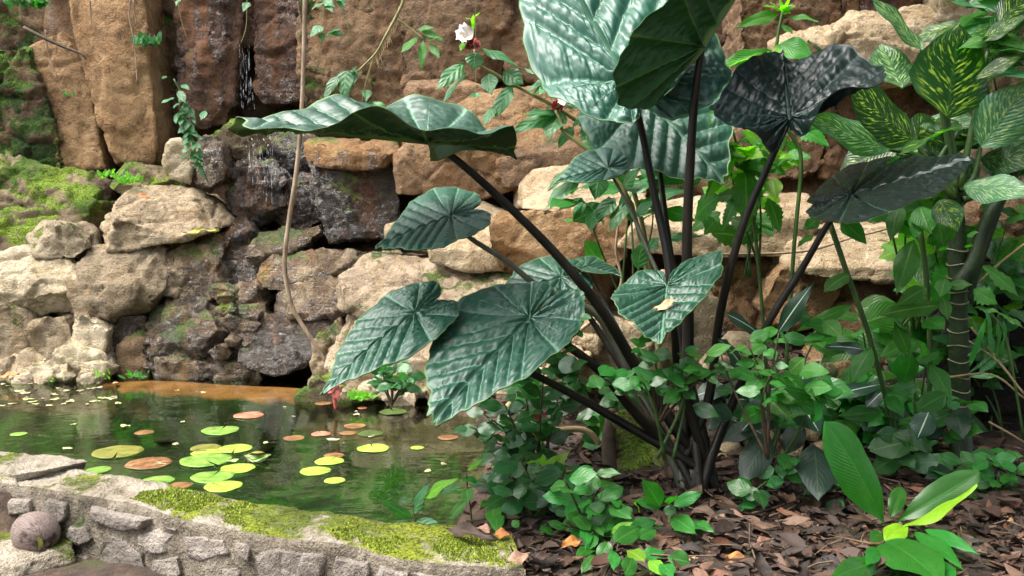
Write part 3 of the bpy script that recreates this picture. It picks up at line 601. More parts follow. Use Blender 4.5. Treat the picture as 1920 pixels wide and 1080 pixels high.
def frame_matrix(base, d, up, roll=0.0, scale=1.0):
    X = d.normalized(); Z = (up - X * up.dot(X))
    if Z.length < 1e-3: Z = X.orthogonal()
    Z.normalize(); Y = Z.cross(X)
    if roll: q = Matrix.Rotation(roll, 3, X); Y = q @ Y; Z = q @ Z
    m = Matrix((X, Y, Z)).transposed().to_4x4() @ Matrix.Scale(scale, 4); m.translation = base; return m
UPV = Vector((-.08, -.75, .66))
def put_leaf(parent, base, tip, mat, shape='lance', wr=.28, droop=.15, fold=.25, roll=None, up=None, name='leaf', nu=12, nv=3, wave=.03, side=0.0, var=None, label=None):
    d = tip - base; L = d.length
    me = leaf_mesh(shape, wr, droop, fold, random.randrange(3) if var is None else var, nu, nv, mat, wave, side)
    o = bpy.data.objects.new(name, me); COL.objects.link(o)
    # the blade droops, so aim it a little above its tip
    u = up or UPV; aim = d + (u - d * (u.dot(d) / max(1e-6, d.dot(d)))).normalized() * droop * L
    mw = frame_matrix(base, aim, u, random.uniform(-.5, .5) if roll is None else roll, L)
    if parent is not None: o.parent = parent; o.matrix_parent_inverse = Matrix.Translation(parent.location).inverted()
    o.matrix_local = mw
    o.matrix_basis = mw
    if label: o['label'] = label
    return o
def above(px, py, Y):                     # keep a leaf clear of the ground
    for _ in range(12):
        p = at(px, py, Y)
        if p.y > 6.5 or p.z > .45 or p.z > float(ground_z(p.x, p.y)[0]) + .05: break
        Y *= .975
    return p
def leaves(parent, fr, Y, rows, mat, shape='lance', dY=-.08, stalk=None, **k):
    """rows: (x0, y0, x1, y1, halfwidth[, dYtip[, roll]]) in crop coordinates fr=(ox, oy, s)."""
    for r_ in rows:
        x0, y0, x1, y1, hw = r_[:5]; dt = r_[5] if len(r_) > 5 else dY * random.uniform(.3, 1.4); rl = r_[6] if len(r_) > 6 else random.uniform(-.35, .35)
        g = lambda a, b: (fr[0] + a / fr[2], fr[1] + b / fr[2])
        A, B = above(*g(x0, y0), Y), above(*g(x1, y1), Y + dt)
        w_ = hw / fr[2] / FPX * Y / (B - A).length
        put_leaf(parent, A, B, mat, shape, max(.05, round(w_ * 1.08 * 20) / 20), roll=rl, **k)
        if stalk is not None:
            pass

HALF = [(1, 0), (.93, .10), (.80, .30), (.62, .56), (.42, .79), (.22, .94), (.05, 1.0), (-.12, .98), (-.28, .86), (-.40, .66), (-.45, .42), (-.43, .20), (-.32, .06), (-.14, .018), (0, .0)]
def big_leaf(name, A, T, Rr, Ll, mats, parent, seed=0, bend=.10, wave=.035, quilt=.024, nlat=6, k=.45, rings=56, na=130, cup=.0, lobe=1.0, wf=1.0):
    A, T, Rr, Ll = [at(*p) for p in (A, T, Rr, Ll)]; U = T - A; mid = A + U * .1; VR, VL = Rr - mid, Ll - mid
    hp = smooth_path([Vector((a, b, 0)) for a, b in [(a if a > 0 else a * lobe, b) for a, b in HALF]], na + 1)
    out = [(p.x, max(p.y, 0)) for p in hp]
    poly = [(a, b) for a, b in out[:-1]] + [(a, -b) for a, b in out[1:-1][::-1]]
    # order: tip .. right .. sinus / left .. tip ; drop the closing across the sinus by keeping two sinus rays
    right = out[:-2]; left = [(a, -b) for a, b in out[:-2]]
    rays = left[::-1][:-1] + right            # sinus(left) ... tip ... sinus(right)
    nr = len(rays); rng = np.random.default_rng(seed + 5); ph = rng.uniform(0, 6.28, 6)
    rho = np.linspace(0, 1, rings) ** .85; uu = np.empty((nr, rings)); vv = np.empty((nr, rings))
    for i, (a, b) in enumerate(rays):
        jag = 1 + .02 * math.sin(i * .37 + ph[0]) + .012 * math.sin(i * .9 + ph[1]) + rng.uniform(-.004, .004)
        uu[i] = rho * a * jag; vv[i] = rho * b * jag
    sgn = np.linspace(-1, 1, nr)[:, None]; av = np.abs(vv)
    # veins
    Wd = max(VR.length, VL.length) / U.length; kk = k / max(Wd, .2) * Wd
    u0 = uu - kk * av; a0 = math.atan2(1, kk); ang = np.arctan2(av, uu)
    phase = np.where(u0 >= 0, u0 * nlat / .95, -(ang - a0) * 2.6)
    lat = np.abs(np.sin(np.pi * (phase + .5))); bul = np.sqrt(np.clip(np.abs(np.sin(np.pi * phase)), 0, 1))
    RHO = np.broadcast_to(rho, uu.shape); P3 = np.stack([uu.ravel() * 9 + seed * 3.1, vv.ravel() * 7, np.full(uu.size, seed * 1.7)], 1)
    n1 = fbm(P3, 3, seed).reshape(uu.shape); n2 = fbm(P3 * 3.1, 2, seed + 1).reshape(uu.shape)
    Pw = np.stack([phase.ravel() * 1.3 + seed, (av + .35 * uu).ravel() * 15, np.full(uu.size, seed * 2.3)], 1); wr_ = (1 - 2.2 * np.abs(fbm(Pw, 2, seed + 3))).reshape(uu.shape) - .45
    Pc = np.stack([uu.ravel() * 22, vv.ravel() * 17, np.full(uu.size, seed * 1.1)], 1); cell = np.sqrt(np.clip(facets(Pc, seed)[1], 0, 1)).reshape(uu.shape) - .4
    edge = ss(1 - RHO, 0, .10); near = ss(av, 0, .05)
    q = quilt * ((bul - .55) * 1.35 + .34 * wr_ * (.3 + bul) + .5 * cell + .6 * n1) * edge * near - quilt * .9 * (1 - ss(av, 0, .035))
    arc = np.linspace(0, 1, nr)[:, None] * np.ones_like(uu)
    wv = RHO ** 3 * (np.sin(arc * 29 * wf + ph[2]) + .6 * np.sin(arc * 53 * wf + ph[3]) + .8 * np.sin(arc * 13 + ph[4]))
    Uv, R_, L_ = (np.array(x) for x in (U, VR, VL)); Av = np.array(A)
    lap = ss(vv, -.06, .06)[..., None]
    P = Av + uu[..., None] * Uv + np.clip(vv, 0, None)[..., None] * R_ + np.clip(-vv, 0, None)[..., None] * L_
    nR, nL = np.cross(Uv, R_), np.cross(L_, Uv); nR /= np.linalg.norm(nR); nL /= np.linalg.norm(nL)
    nn = nR * lap + nL * (1 - lap); nn /= np.linalg.norm(nn, axis=2)[..., None]
    size = U.length
    flip = 1 if nn[nr // 2, 5][2] > 0 or abs(nn[nr // 2, 5][2]) < .05 and nn[nr // 2, 5][1] < 0 else -1
    nn = nn * flip
    hgt = (q + wave * wv - bend * (np.clip(uu, 0, None) ** 2 + .5 * np.clip(-uu, 0, None) ** 2 * 2) * .9 - cup * av ** 2) * size
    P = P + nn * hgt[..., None]
    uphase = phase / nlat + av * k
    UVt = np.stack([uphase, np.where(np.arange(nr)[:, None] * np.ones_like(uu) < nr // 2, -1, 1) * av * .5 + .5], 2).reshape(-1, 2)
    n = nr * rings; V = np.concatenate([P.reshape(-1, 3), (P - nn * .0035).reshape(-1, 3)])
    F = []; MI = []
    for i in range(nr - 1):
        for j in range(rings - 1):
            a, b, c, d = i * rings + j, i * rings + j + 1, (i + 1) * rings + j + 1, (i + 1) * rings + j
            f = (a, b, c, d) if flip > 0 else (d, c, b, a)
            F.append(f); MI.append(2 if j >= rings - 2 else 0); F.append(tuple(x + n for x in f[::-1])); MI.append(1)
        e0, e1 = i * rings + rings - 1, (i + 1) * rings + rings - 1; F.append((e0, e0 + n, e1 + n, e1)); MI.append(1)
    me = mesh(name, V, F, uv=np.concatenate([UVt, UVt]))
    me.materials.append(mats[0]); me.materials.append(mats[1]); me.materials.append(M['ear_rim'] if mats[0] is M['ear'] else mats[0]); me.polygons.foreach_set('material_index', MI)
    leaf = link(name, me, None, parent)
    # raised midrib and lateral veins
    flatP, flatN = P.reshape(-1, 3), nn.reshape(-1, 3); fu, fvv = uu.ravel(), vv.ravel(); VV = []; VF = []; MV = []; MF = []
    def ridge(pts, r0, r1, VV, VF):
        ids = [int(np.argmin((fu - a) ** 2 + (fvv - b) ** 2)) for a, b in pts]; ids = [q for i, q in enumerate(ids) if i == 0 or q != ids[i - 1]]
        if len(ids) < 3: return
        n0 = len(VV); m_ = len(ids)
        for i, q in enumerate(ids):
            t_ = flatP[ids[min(i + 1, m_ - 1)]] - flatP[ids[max(i - 1, 0)]]; s_ = np.cross(t_, flatN[q]); s_ /= np.linalg.norm(s_) + 1e-9; r = r0 + (r1 - r0) * i / (m_ - 1)
            VV += [flatP[q] + s_ * r - flatN[q] * .001, flatP[q] + flatN[q] * r * 1.1, flatP[q] - s_ * r - flatN[q] * .001]
        for i in range(m_ - 1):
            b = n0 + i * 3; VF += [(b, b + 1, b + 4, b + 3), (b + 1, b + 2, b + 5, b + 4)]
    sc = size / .8
    ridge([(t, 0) for t in np.linspace(0, .97, 30)], .0075 * sc, .0015 * sc, MV, MF)
    for sg in (-1, 1):
        for kx in range(0, nlat):
            s0 = kx * .95 / nlat; ln = .9 * (1 - s0) ** .8; ridge([(s0 + kk * q, sg * q) for q in np.linspace(0, ln, 14) if s0 + kk * q < .95 and q < (1 - (s0 + kk * q)) * 1.25 + .02], .0030 * sc, .001 * sc, VV, VF)
        for ag in (1.75, 2.25, 2.7): ridge([(math.cos(ag) * q * (lobe if math.cos(ag) < 0 else 1) * .6, sg * math.sin(ag) * q) for q in np.linspace(0, .8, 12)], .0034 * sc, .001 * sc, VV, VF)
    link('midrib', mesh('midrib', MV, MF), M['ear_vein'] if mats[0] is not M['ear_dark'] else M['ear_vein_dark'], leaf)
    if VV: link('side_veins', mesh('side_veins', VV, VF), M['ear_vein'] if mats[0] is not M['ear_dark'] else M['ear_vein_dark'], leaf)
    return leaf

M['ear_vein'] = plain_mat('elephant_ear_vein', (.10, .21, .15), (.18, .31, .23), 12, .45, .1)
M['ear_vein_dark'] = plain_mat('elephant_ear_shade_vein', (.02, .035, .033), (.04, .065, .06), 12, .45, .1)
M['ear'] = leaf_mat('elephant_ear_top', (.016, .074, .044), (.12, .26, .17), rough=.45, nlat=6, k=.45, vein_w=.06, mid_w=.012, trans=.06, coat=.0, spec=.6, quilt=.3, var=.3)
M['ear_dark'] = leaf_mat('elephant_ear_shade', (.0025, .009, .0075), (.02, .05, .042), rough=.40, nlat=6, k=.45, vein_w=.05, mid_w=.012, trans=.0, coat=.0, spec=.3, quilt=.3, var=.3)  # darker leaf copy; the dark canopy's reflection is put into its colour
M['ear_under'] = leaf_mat('elephant_ear_underside', (.022, .072, .016), (.13, .21, .06), rough=.5, nlat=6, k=.45, vein_w=.045, mid_w=.016, trans=.16, quilt=.25, var=.25, spec=.3)
M['petiole'] = plain_mat('dark_petiole', (.003, .0028, .003), (.020, .016, .011), 9, .42, .25, (1, 1, .25), .3)
M['petiole_g'] = plain_mat('grey_petiole', (.05, .055, .04), (.11, .12, .085), 14, .42, .25, (1, 1, .25), .5)
M['ear_rim'] = plain_mat('elephant_ear_rim', (.06, .13, .045), (.11, .20, .08), 12, .5, .1)
EB = atz(1302, 935, .10)
ear = empty('elephant_ear_plant', EB, 'giant elephant ear plant with huge quilted leaves on dark stalks beside the pond', 'plant')
E, D, Un = M['ear'], M['ear_dark'], M['ear_under']
EARS = [  # attach, tip, right edge, left edge, mats, bend, wave, stalk path, radius, stalk material
    ((1178, 155, 4.15), (985, -175, 4.85), (1340, 50, 4.30), (1000, 110, 4.22), (E, Un), dict(bend=.05, wave=.016, seed=1, quilt=.024, cup=.03, lobe=.45), [(1178, 157, 4.27), (1200, 230, 4.36), (1228, 370, 4.36), (1250, 470, 4.32), (1277, 650, 4.22)], .026, 'petiole'),
    ((1316, 86, 3.95), (1470, -165, 4.10), (1196, 48, 3.60), (1255, 30, 4.25), (E, Un), dict(bend=.03, wave=.012, seed=2), [(1316, 88, 3.96), (1302, 190, 4.0), (1293, 330, 4.05), (1288, 460, 4.1), (1290, 650, 4.13)], .028, 'petiole'),
    ((1208, 182, 5.05), (1365, 330, 4.70), (1130, 295, 4.70), (1355, 95, 5.35), (E, Un), dict(bend=.06, wave=.02, seed=3), [(1210, 186, 5.06), (1232, 290, 4.95), (1256, 470, 4.65), (1285, 650, 4.35)], .022, 'petiole'),
    ((800, 262, 3.72), (432, 222, 3.62), (770, 238, 3.28), (740, 193, 4.14), (E, Un), dict(bend=.02, wave=.042, seed=4, wf=1.5), [(802, 264, 3.74), (866, 308, 3.8), (960, 393, 3.88), (1052, 487, 3.95), (1130, 585, 4.0), (1200, 700, 4.07)], .026, 'petiole'),
    ((845, 406, 4.0), (704, 452, 3.74), (850, 456, 3.66), (806, 358, 4.40), (E, Un), dict(bend=.08, wave=.012, seed=5, lobe=1.15), [(846, 409, 4.02), (880, 445, 4.03), (950, 490, 4.06), (1012, 538, 4.08), (1112, 585, 4.1), (1165, 670, 4.12)], .018, 'petiole_g'),
    ((778, 588, 3.78), (586, 716, 3.50), (798, 646, 3.60), (712, 558, 3.96), (E, Un), dict(bend=.17, wave=.012, seed=6, lobe=.8), [(780, 591, 3.80), (830, 618, 3.84), (960, 682, 3.92), (1050, 727, 4.0), (1150, 783, 4.05)], .021, 'petiole'),
    ((992, 598, 3.76), (803, 775, 3.34), (1036, 668, 3.52), (836, 588, 3.86), (E, Un), dict(bend=.10, wave=.018, seed=7), [(994, 602, 3.78), (1060, 645, 3.82), (1130, 700, 3.9), (1190, 772, 4.0)], .027, 'petiole'),
    ((1052, 520, 4.36), (918, 552, 4.18), (1045, 585, 4.1), (1005, 484, 4.62), (E, Un), dict(bend=.06, wave=.02, seed=8), [(1053, 524, 4.37), (1090, 572, 4.34), (1160, 680, 4.24)], .019, 'petiole'),
    ((1250, 536, 3.86), (1240, 630, 3.50), (1356, 500, 3.92), (1146, 565, 3.70), (E, Un), dict(bend=.06, wave=.03, seed=9), [(1251, 540, 3.88), (1264, 622, 3.96), (1276, 720, 4.05)], .024, 'petiole'),
    ((1480, 222, 3.86), (1466, 112, 4.50), (1655, 122, 3.90), (1332, 200, 3.80), (D, D), dict(bend=-.12, wave=.05, seed=10, lobe=.55), [(1480, 226, 3.88), (1440, 312, 3.92), (1390, 432, 3.97), (1350, 590, 4.05), (1328, 750, 4.1)], .023, 'petiole'),
    ((1596, 366, 3.82), (1825, 300, 3.60), (1685, 396, 3.22), (1640, 300, 4.50), (D, Un), dict(bend=-.03, wave=.015, seed=11, quilt=.030), [(1597, 369, 3.83), (1556, 415, 3.87), (1500, 510, 3.95), (1440, 607, 4.0), (1370, 765, 4.1)], .021, 'petiole'),
    ((1140, 316, 4.5), (1040, 335, 4.40), (1125, 338, 4.36), (1110, 278, 4.66), (E, Un), dict(bend=.08, wave=.01, seed=12, na=60, rings=26), [(1141, 318, 4.51), (1180, 390, 4.46), (1215, 470, 4.4), (1240, 535, 4.35), (1282, 700, 4.25)], .013, 'petiole_g'),
    ((1100, 500, 4.5), (1168, 515, 4.4), (1120, 512, 4.3), (1125, 484, 4.7), (E, Un), dict(bend=.05, wave=.02, seed=13, na=60, rings=26), [(1100, 502, 4.5), (1130, 560, 4.45), (1200, 700, 4.3)], .012, 'petiole_g'),
]
for i, (A, T, Rr, Ll, mats, kw, path, rad, pm) in enumerate(EARS):
    big_leaf('leaf', A, T, Rr, Ll, mats, ear, **kw)
    ex = EB + Vector((.075 * math.cos(i * 2.4), .06 * math.sin(i * 2.4), .10)); pth = [at(*p) for p in path] + [ex, ex - Vector((0, 0, .2))]
    tube('stalk', pth, [rad * .5, rad * .65, rad * .78, rad * .9, rad * 1.1, rad * 1.3], M[pm], ear, 12, 40)
# short trunk with old leaf bases
tube('trunk', [EB + Vector((0, 0, -.1)), EB + Vector((.0, 0, .1)), EB + Vector((-.01, .02, .17))], [.085, .08, .02], M['petiole'], ear, 14, 16, .25)
# ------------------------------------------------------------------ other plants
M['ginger'] = leaf_mat('ginger_leaf', (.042, .150, .055), (.12, .26, .11), rough=.42, nlat=5, k=.3, vein_w=.06, lat=.15, trans=.25, mid_w=.03)
M['green'] = leaf_mat('green_leaf', (.036, .155, .016), (.12, .26, .06), rough=.42, nlat=9, k=.5, vein_w=.10, lat=.5, trans=.35, mid_w=.035)
M['lime'] = leaf_mat('lime_leaf', (.13, .30, .02), (.28, .42, .06), rough=.42, nlat=9, k=.5, vein_w=.10, lat=.4, trans=.4, mid_w=.035)
M['bright'] = leaf_mat('bright_broad_leaf', (.020, .120, .014), (.04, .17, .02), rough=.30, nlat=24, k=.28, vein_w=.22, lat=.3, trans=.3, mid_w=.02, quilt=.12, spec=.5)
M['brightlime'] = leaf_mat('lime_broad_leaf', (.20, .40, .015), (.28, .46, .03), rough=.4, nlat=24, k=.28, vein_w=.2, lat=.4, trans=.4, mid_w=.02, quilt=.2)
M['shrub'] = leaf_mat('shrub_leaf', (.020, .090, .022), (.05, .16, .045), rough=.36, nlat=6, k=.4, vein_w=.06, lat=.12, trans=.15, mid_w=.03, quilt=.08)
M['shrub2'] = leaf_mat('shrub_leaf_fresh', (.026, .135, .020), (.07, .23, .045), rough=.36, nlat=6, k=.4, vein_w=.06, lat=.15, trans=.25, mid_w=.03, quilt=.10)
M['stripe'] = leaf_mat('pale_midrib_leaf', (.012, .042, .022), (.04, .09, .05), rough=.38, nlat=9, k=.4, vein_w=.06, lat=.2, trans=.08, mid_w=.03, quilt=.08, stripe=(.42, .50, .40))
M['plain_dark'] = leaf_mat('dark_oval_leaf', (.012, .034, .017), (.04, .08, .04), rough=.45, nlat=9, k=.4, vein_w=.07, lat=.2, trans=.05, mid_w=.025, quilt=.08)
M['dieff'] = leaf_mat('dumb_cane_leaf', (.010, .055, .009), (.02, .075, .014), rough=.36, nlat=16, k=.35, vein_w=.1, lat=.2, trans=.28, mid_w=.03, spots=((.30, .42, .05), 1.0, .53))
M['dieffpale'] = leaf_mat('dumb_cane_pale_leaf', (.04, .125, .05), (.07, .17, .075), rough=.36, nlat=16, k=.35, vein_w=.1, lat=.3, trans=.28, mid_w=.03, spots=((.28, .40, .18), 1.0, .50))
M['caladium'] = leaf_mat('pink_caladium_leaf', (.12, .26, .02), (.42, .14, .12), rough=.45, nlat=6, k=.4, vein_w=.12, lat=.8, trans=.3, mid_w=.05)
M['stem'] = plain_mat('green_stem', (.02, .06, .012), (.06, .12, .025), 20, .5, .2, (1, 1, .2))
M['gstem'] = plain_mat('ginger_stem', (.14, .15, .05), (.25, .24, .10), 20, .5, .2, (1, 1, .4))
M['bstem'] = plain_mat('brown_stem', (.03, .02, .012), (.09, .06, .035), 20, .7, .4)
M['liana'] = plain_mat('liana_bark', (.14, .095, .06), (.36, .27, .19), 16, .8, .6, (1, 1, .3))
M['cane'] = plain_mat('cane_stem', (.006, .016, .005), (.022, .046, .012), 10, .55, .5)
M['ring'] = plain_mat('cane_scar', (.16, .16, .10), (.32, .32, .22), 30, .8, .3)
M['straw'] = plain_mat('dry_stalk', (.22, .16, .08), (.42, .33, .18), 14, .8, .5, (.3, 1, 1))

C4 = (560, 0, 2.7); R1 = (1280, 0, 2.7); R2 = (1280, 380, 2.7); R3 = (1280, 680, 2.7); C5 = (960, 440, 3.6); C6 = (960, 780, 3.6); K1 = (0, 0, 2.7)
def cx(fr, x, y): return (fr[0] + x / fr[2], fr[1] + y / fr[2])
def stem(parent, fr, pts, Y, r, mat='stem', name='stem', seg=7, dY=None):
    n = len(pts); path = []
    for i, q in enumerate(pts):
        a, b = cx(fr, q[0], q[1]); path.append(at(a, b, Y + (q[2] if len(q) > 2 else 0)))
    return tube(name, path, r if isinstance(r, list) else [r, r * .8], M[mat], parent, seg)
PX = (0, 0, 1)

# crepe ginger with two flowers
g = empty('ginger_plant', atz(1245, 800, .25), 'leaning ginger plant with two white and red flowers, behind the elephant ear', 'plant')
stem(g, C4, [(890, 250), (905, 320), (1000, 375), (1090, 430), (1280, 530), (1430, 630), (1560, 760), (1700, 980, .1), (1800, 1500, .2), (1850, 2100, .2)], 5.3, [.007, .009, .012, .014, .016], 'gstem')
stem(g, C4, [(1300, 560), (1330, 620), (1345, 670), (1490, 780), (1600, 900), (1660, 990), (1740, 1250, .1), (1840, 1900, .1)], 5.2, [.008, .011, .013, .016], 'gstem')
leaves(g, C4, 5.28, [(920, 245, 1115, 332, 42), (895, 265, 888, 358, 42), (840, 320, 700, 462, 42), (850, 370, 708, 535, 18), (1130, 340, 1292, 412, 20), (1035, 362, 1137, 432, 45), (960, 375, 972, 482, 42), (1080, 430, 988, 602, 48), (992, 540, 932, 635, 32),
    (1250, 400, 1158, 462, 28), (1292, 410, 1212, 485, 35), (1330, 570, 1248, 702, 62), (1330, 570, 1125, 578, 32), (1330, 572, 1068, 682, 45), (1338, 540, 1465, 542, 18), (1430, 510, 1522, 602, 38), (1515, 610, 1428, 724, 42), (1480, 740, 1642, 650, 28), (1480, 742, 1690, 688, 24),
    (1490, 782, 1248, 962, 42), (1430, 890, 1240, 1055, 42), (1520, 870, 1508, 1015, 52), (1600, 890, 1640, 780, 30), (1640, 960, 1728, 850, 42), (1660, 960, 1780, 940, 36), (1250, 560, 1400, 480, 30), (1600, 1000, 1500, 1120, 48), (1500, 1060, 1470, 1170, 44), (1680, 1000, 1560, 1180, 46), (1700, 1100, 1800, 1010, 40), (1640, 980, 1690, 1130, 40), (1390, 640, 1310, 750, 36), (1390, 640, 1480, 560, 30), (1180, 480, 1270, 400, 26)], M['ginger'], 'lance', fold=.2)
leaves(g, (960, 440, 3.6), 5.0, [(850, 230, 880, 40, 55), (1000, 30, 1290, 20, 30), (930, 100, 1000, 20, 40)], M['ginger'], 'lance')
M['petal'] = plain_mat('white_petal', (.72, .66, .58), (.80, .76, .70), 20, .5, .15)
M['bract'] = plain_mat('red_bract', (.16, .012, .010), (.36, .035, .03), 40, .5, .4)
def ginger_flower(px, py, s, side, lab):
    b = at(px, py, 5.22); f = empty('ginger_flower', b, lab, 'flower')
    for i in range(34):
        a = i * 2.4; h = (i / 34); r_ = s * .42 * math.sin(math.pi * (.25 + .7 * h)); p0 = b + Vector((math.cos(a) * r_ * .5, math.sin(a) * r_ * .5, (h - .5) * s * .7)); p1 = p0 + Vector((math.cos(a) * r_, math.sin(a) * r_, s * .22))
        put_leaf(f, p0, p1, M['bract'], 'oval', .35, .1, .3, name='bract', nu=5, nv=1)
    c = b + Vector((side * s * .35, -.03, s * .4))
    for i in range(6):
        a = i * 1.05; d = Vector((side * .8 + math.cos(a) * .75, -.55 + .2 * math.sin(a), .35 + math.sin(a) * .75)).normalized()
        put_leaf(f, c, c + d * s * .95, M['petal'], 'oval', .5, .45, .2, name='petal', nu=8, nv=3, wave=.12)
ginger_flower(885, 84, .085, -.7, 'open white ginger flower with red bracts at the top of the leaning stem')
ginger_flower(1045, 200, .07, .8, 'half open white ginger flower halfway down the leaning stem')
leaves(g, C4, 5.25, [(880, 100, 845, 92, 14), (885, 95, 915, 68, 14), (885, 150, 880, 70, 8), (850, 200, 815, 260, 20)], M['lime'], 'oval')

# drooping leafy vine and dry flower stalk on the cliff
v = empty('hanging_vine', at(690, 150, 7.6), 'drooping vine with a dry tasselled stalk and heart leaves below it', 'vine')
stem(v, C4, [(545, -120), (530, 0), (490, 90), (430, 200), (390, 270), (295, 365)], 7.4, [.013, .011, .007], 'gstem')
stem(v, C4, [(500, 95), (560, 140), (635, 200)], 7.4, .007, 'gstem')
stem(v, C4, [(385, 270), (355, 370), (330, 460), (318, 560)], 7.4, .006, 'gstem')
for i in range(26):
    t = random.random(); a, b = 530 + (390 - 530) * t, 0 + 270 * t; stem(v, C4, [(a, b), (a + random.uniform(-15, 15), b + 30), (a + random.uniform(-14, 14), b + random.uniform(50, 110))], 7.4, .0035, 'straw', 'tassel', 4)
leaves(v, C4, 7.38, [(602, 190, 512, 272, 26), (632, 205, 618, 358, 22), (615, 148, 742, 216, 20), (640, 205, 720, 190, 12), (668, 220, 712, 298, 22), (600, 150, 690, 140, 16)], M['green'], 'lance')
leaves(v, C4, 7.35, [(235, 385, 235, 530, 50), (275, 372, 262, 468, 26), (180, 410, 118, 532, 26), (270, 365, 300, 335, 18), (345, 465, 345, 518, 24)], M['ginger'], 'heart')
leaves(v, C4, 7.35, [(350, 515, 452, 602, 42), (330, 520, 420, 560, 24)], M['shrub2'], 'lance')
def heart_vine(lab, pts, Y, spots, fr, r=.004):
    v = empty('heart_leaf_vine', at(*cx(fr, *pts[0][:2]), Y), lab, 'vine'); stem(v, fr, pts, Y, r, 'gstem')
    for a, b, s, ang in spots: leaves(v, fr, Y - .05, [(a, b, a + s * math.cos(ang), b + s * math.sin(ang), s * .42)], M['ginger'], 'heart', droop=.1)
heart_vine('thin vine with heart leaves left of the dark mossy cliff stone', [(1650, -60), (1640, 40), (1625, 190), (1612, 280), (1600, 352)], 7.9, [(1625, 20, 60, 2.6), (1650, 10, 55, .5), (1615, 140, 70, 2.3), (1625, 175, 45, 1.2), (1665, 170, 62, -.4), (1660, 20, 50, 1.1)], K1)
heart_vine('thin looping vine hanging over the dark mossy cliff stone', [(190, -60), (215, 20), (250, 130), (250, 210), (215, 170)], 7.9, [(200, 0, 60, 3.4), (215, 5, 50, 1.4), (205, 165, 62, 2.9)], C4)
heart_vine('short vine with one heart leaf hanging beside the waterfall', [(1250, -60), (1250, 40), (1245, 140), (1220, 220)], 8.2, [(1250, 20, 48, 2.0)], K1)
heart_vine('short vine with one small leaf hanging on the red wet stone', [(898, -60), (905, 40), (925, 130), (945, 190)], 8.3, [(905, 0, 36, 2.0)], K1)
heart_vine('single hair-thin vine with a tiny leaf pair hanging above the tan ledge', [(898, -20), (896, 300), (897, 630)], 7.2, [(896, 480, 36, 2.8), (896, 480, 34, .3)], C4, .0022)
for i, pts in enumerate([[(660, 0), (655, 90), (680, 220), (695, 430)], [(455, 0), (460, 90), (466, 135)], [(230, 150), (245, 270), (290, 390)], [(100, 0), (108, 110)], [(675, 0), (690, 130)]]):
    tag(stem(None, K1, pts, 8.2, .006, 'liana', 'hanging_root'), ['long pale root hanging over the edge of the tan cliff slab', 'short pale root hanging at the top of the tan cliff slab', 'thin root hanging below the dead branch on the cliff', 'short root in the dark top corner of the cliff', 'pale root at the dark cleft beside the tan slab'][i], 'root')
tag(stem(None, K1, [(120, 140), (230, 195), (330, 240), (410, 272), (435, 300)], 8.0, [.018, .014, .006], 'bstem', 'dead_branch'), 'thin dead branch sticking out across the crack of the cliff', 'branch')
tag(stem(None, PX, [(573, -80), (570, 90), (565, 220), (556, 320), (541, 420), (534, 500), (548, 575), (582, 632), (612, 680)], 7.0, [.017, .017, .018, .017, .013], 'liana', 'hanging_liana', 9), 'long bare liana hanging straight down in front of the waterfall', 'vine')
# climbing plant left of the waterfall
v = empty('climbing_plant', at(385, 335, 7.9), 'leafy climber trailing down over a small boulder left of the waterfall', 'plant')
stem(v, K1, [(880, 400), (930, 500), (955, 640), (980, 740), (1010, 820), (1055, 925)], 7.9, .007, 'stem')
rows = []
for i in range(46):
    t = random.random() ** .8; x = 890 + 100 * t + random.uniform(-30, 40); y = 410 + 400 * t; s = random.uniform(45, 90) * (1 - .3 * t); a = random.uniform(.3, 2.9); rows.append((x, y, x + s * math.cos(a) * 1.0, y + s * math.sin(a) * .9, s * .25))
leaves(v, K1, 7.86, rows, M['ginger'], 'lance', nu=8, nv=2)
leaves(v, K1, 7.86, [(1010, 830, 1030, 905, 16), (1010, 830, 985, 850, 14), (1040, 560, 1020, 610, 16), (840, 385, 825, 400, 14)], M['ginger'], 'lance', nu=8, nv=2)

def tuft(name, lab, px, py, Y, s, n, mat, shape='lance', wr=.3, cat='plant', spread=1.0, group=None):
    b = at(px, py, Y); t = empty(name, b, lab, cat, group)
    for i in range(n):
        a = random.uniform(0, 6.28); e = random.uniform(.2, 1.2); d = Vector((math.cos(a) * math.cos(e) * spread, math.sin(a) * math.cos(e) * .6 - .25, math.sin(e))); o = Vector((random.uniform(-1, 1) * s * .5 * spread, random.uniform(-.3, .3) * s, random.uniform(0, .3) * s))
        put_leaf(t, b + o * 1.1, b + o * 1.1 + d * s * random.uniform(.2, .55), mat, shape, wr * .8, .3, .2, nu=6, nv=1)
    return t
tuft('small_fern', 'bright green fern tuft growing at the foot of the tan cliff slab', 243, 345, 7.95, .16, 60, M['lime'], 'lance', .25)
tuft('small_fern', 'pale yellow green fern by the red stalk at the pond edge', 672, 752, 6.35, .16, 50, M['lime'], 'lance', .22)
tuft('small_fern', 'tiny leaves sprouting in the dark cleft of the cliff', 282, 90, 8.4, .22, 34, M['ginger'], 'oval', .4)
tuft('small_fern', 'moss fern hanging in the wet gap at the water line', 258, 712, 7.25, .14, 40, M['green'], 'lance', .2)
tuft('small_fern', 'small plant tuft in the crack of the tan slab', 132, 182, 8.3, .10, 18, M['green'], 'lance', .3)
tuft('small_fern', 'green sprout between the pale stones left at the water', 97, 716, 7.2, .06, 8, M['lime'], 'oval', .45)
tuft('small_fern', 'light green sprout by the wet stones at the water', 196, 712, 7.2, .12, 14, M['lime'], 'strap', .14)
tuft('small_fern', 'dark leafy tuft hanging in the top corner of the cliff', 55, 15, 8.3, .30, 50, M['shrub2'], 'oval', .4)
tuft('small_fern', 'yellow green plant tuft low in the moss left of the boulders', 205, 335, 7.95, .14, 34, M['lime'], 'lance', .3)

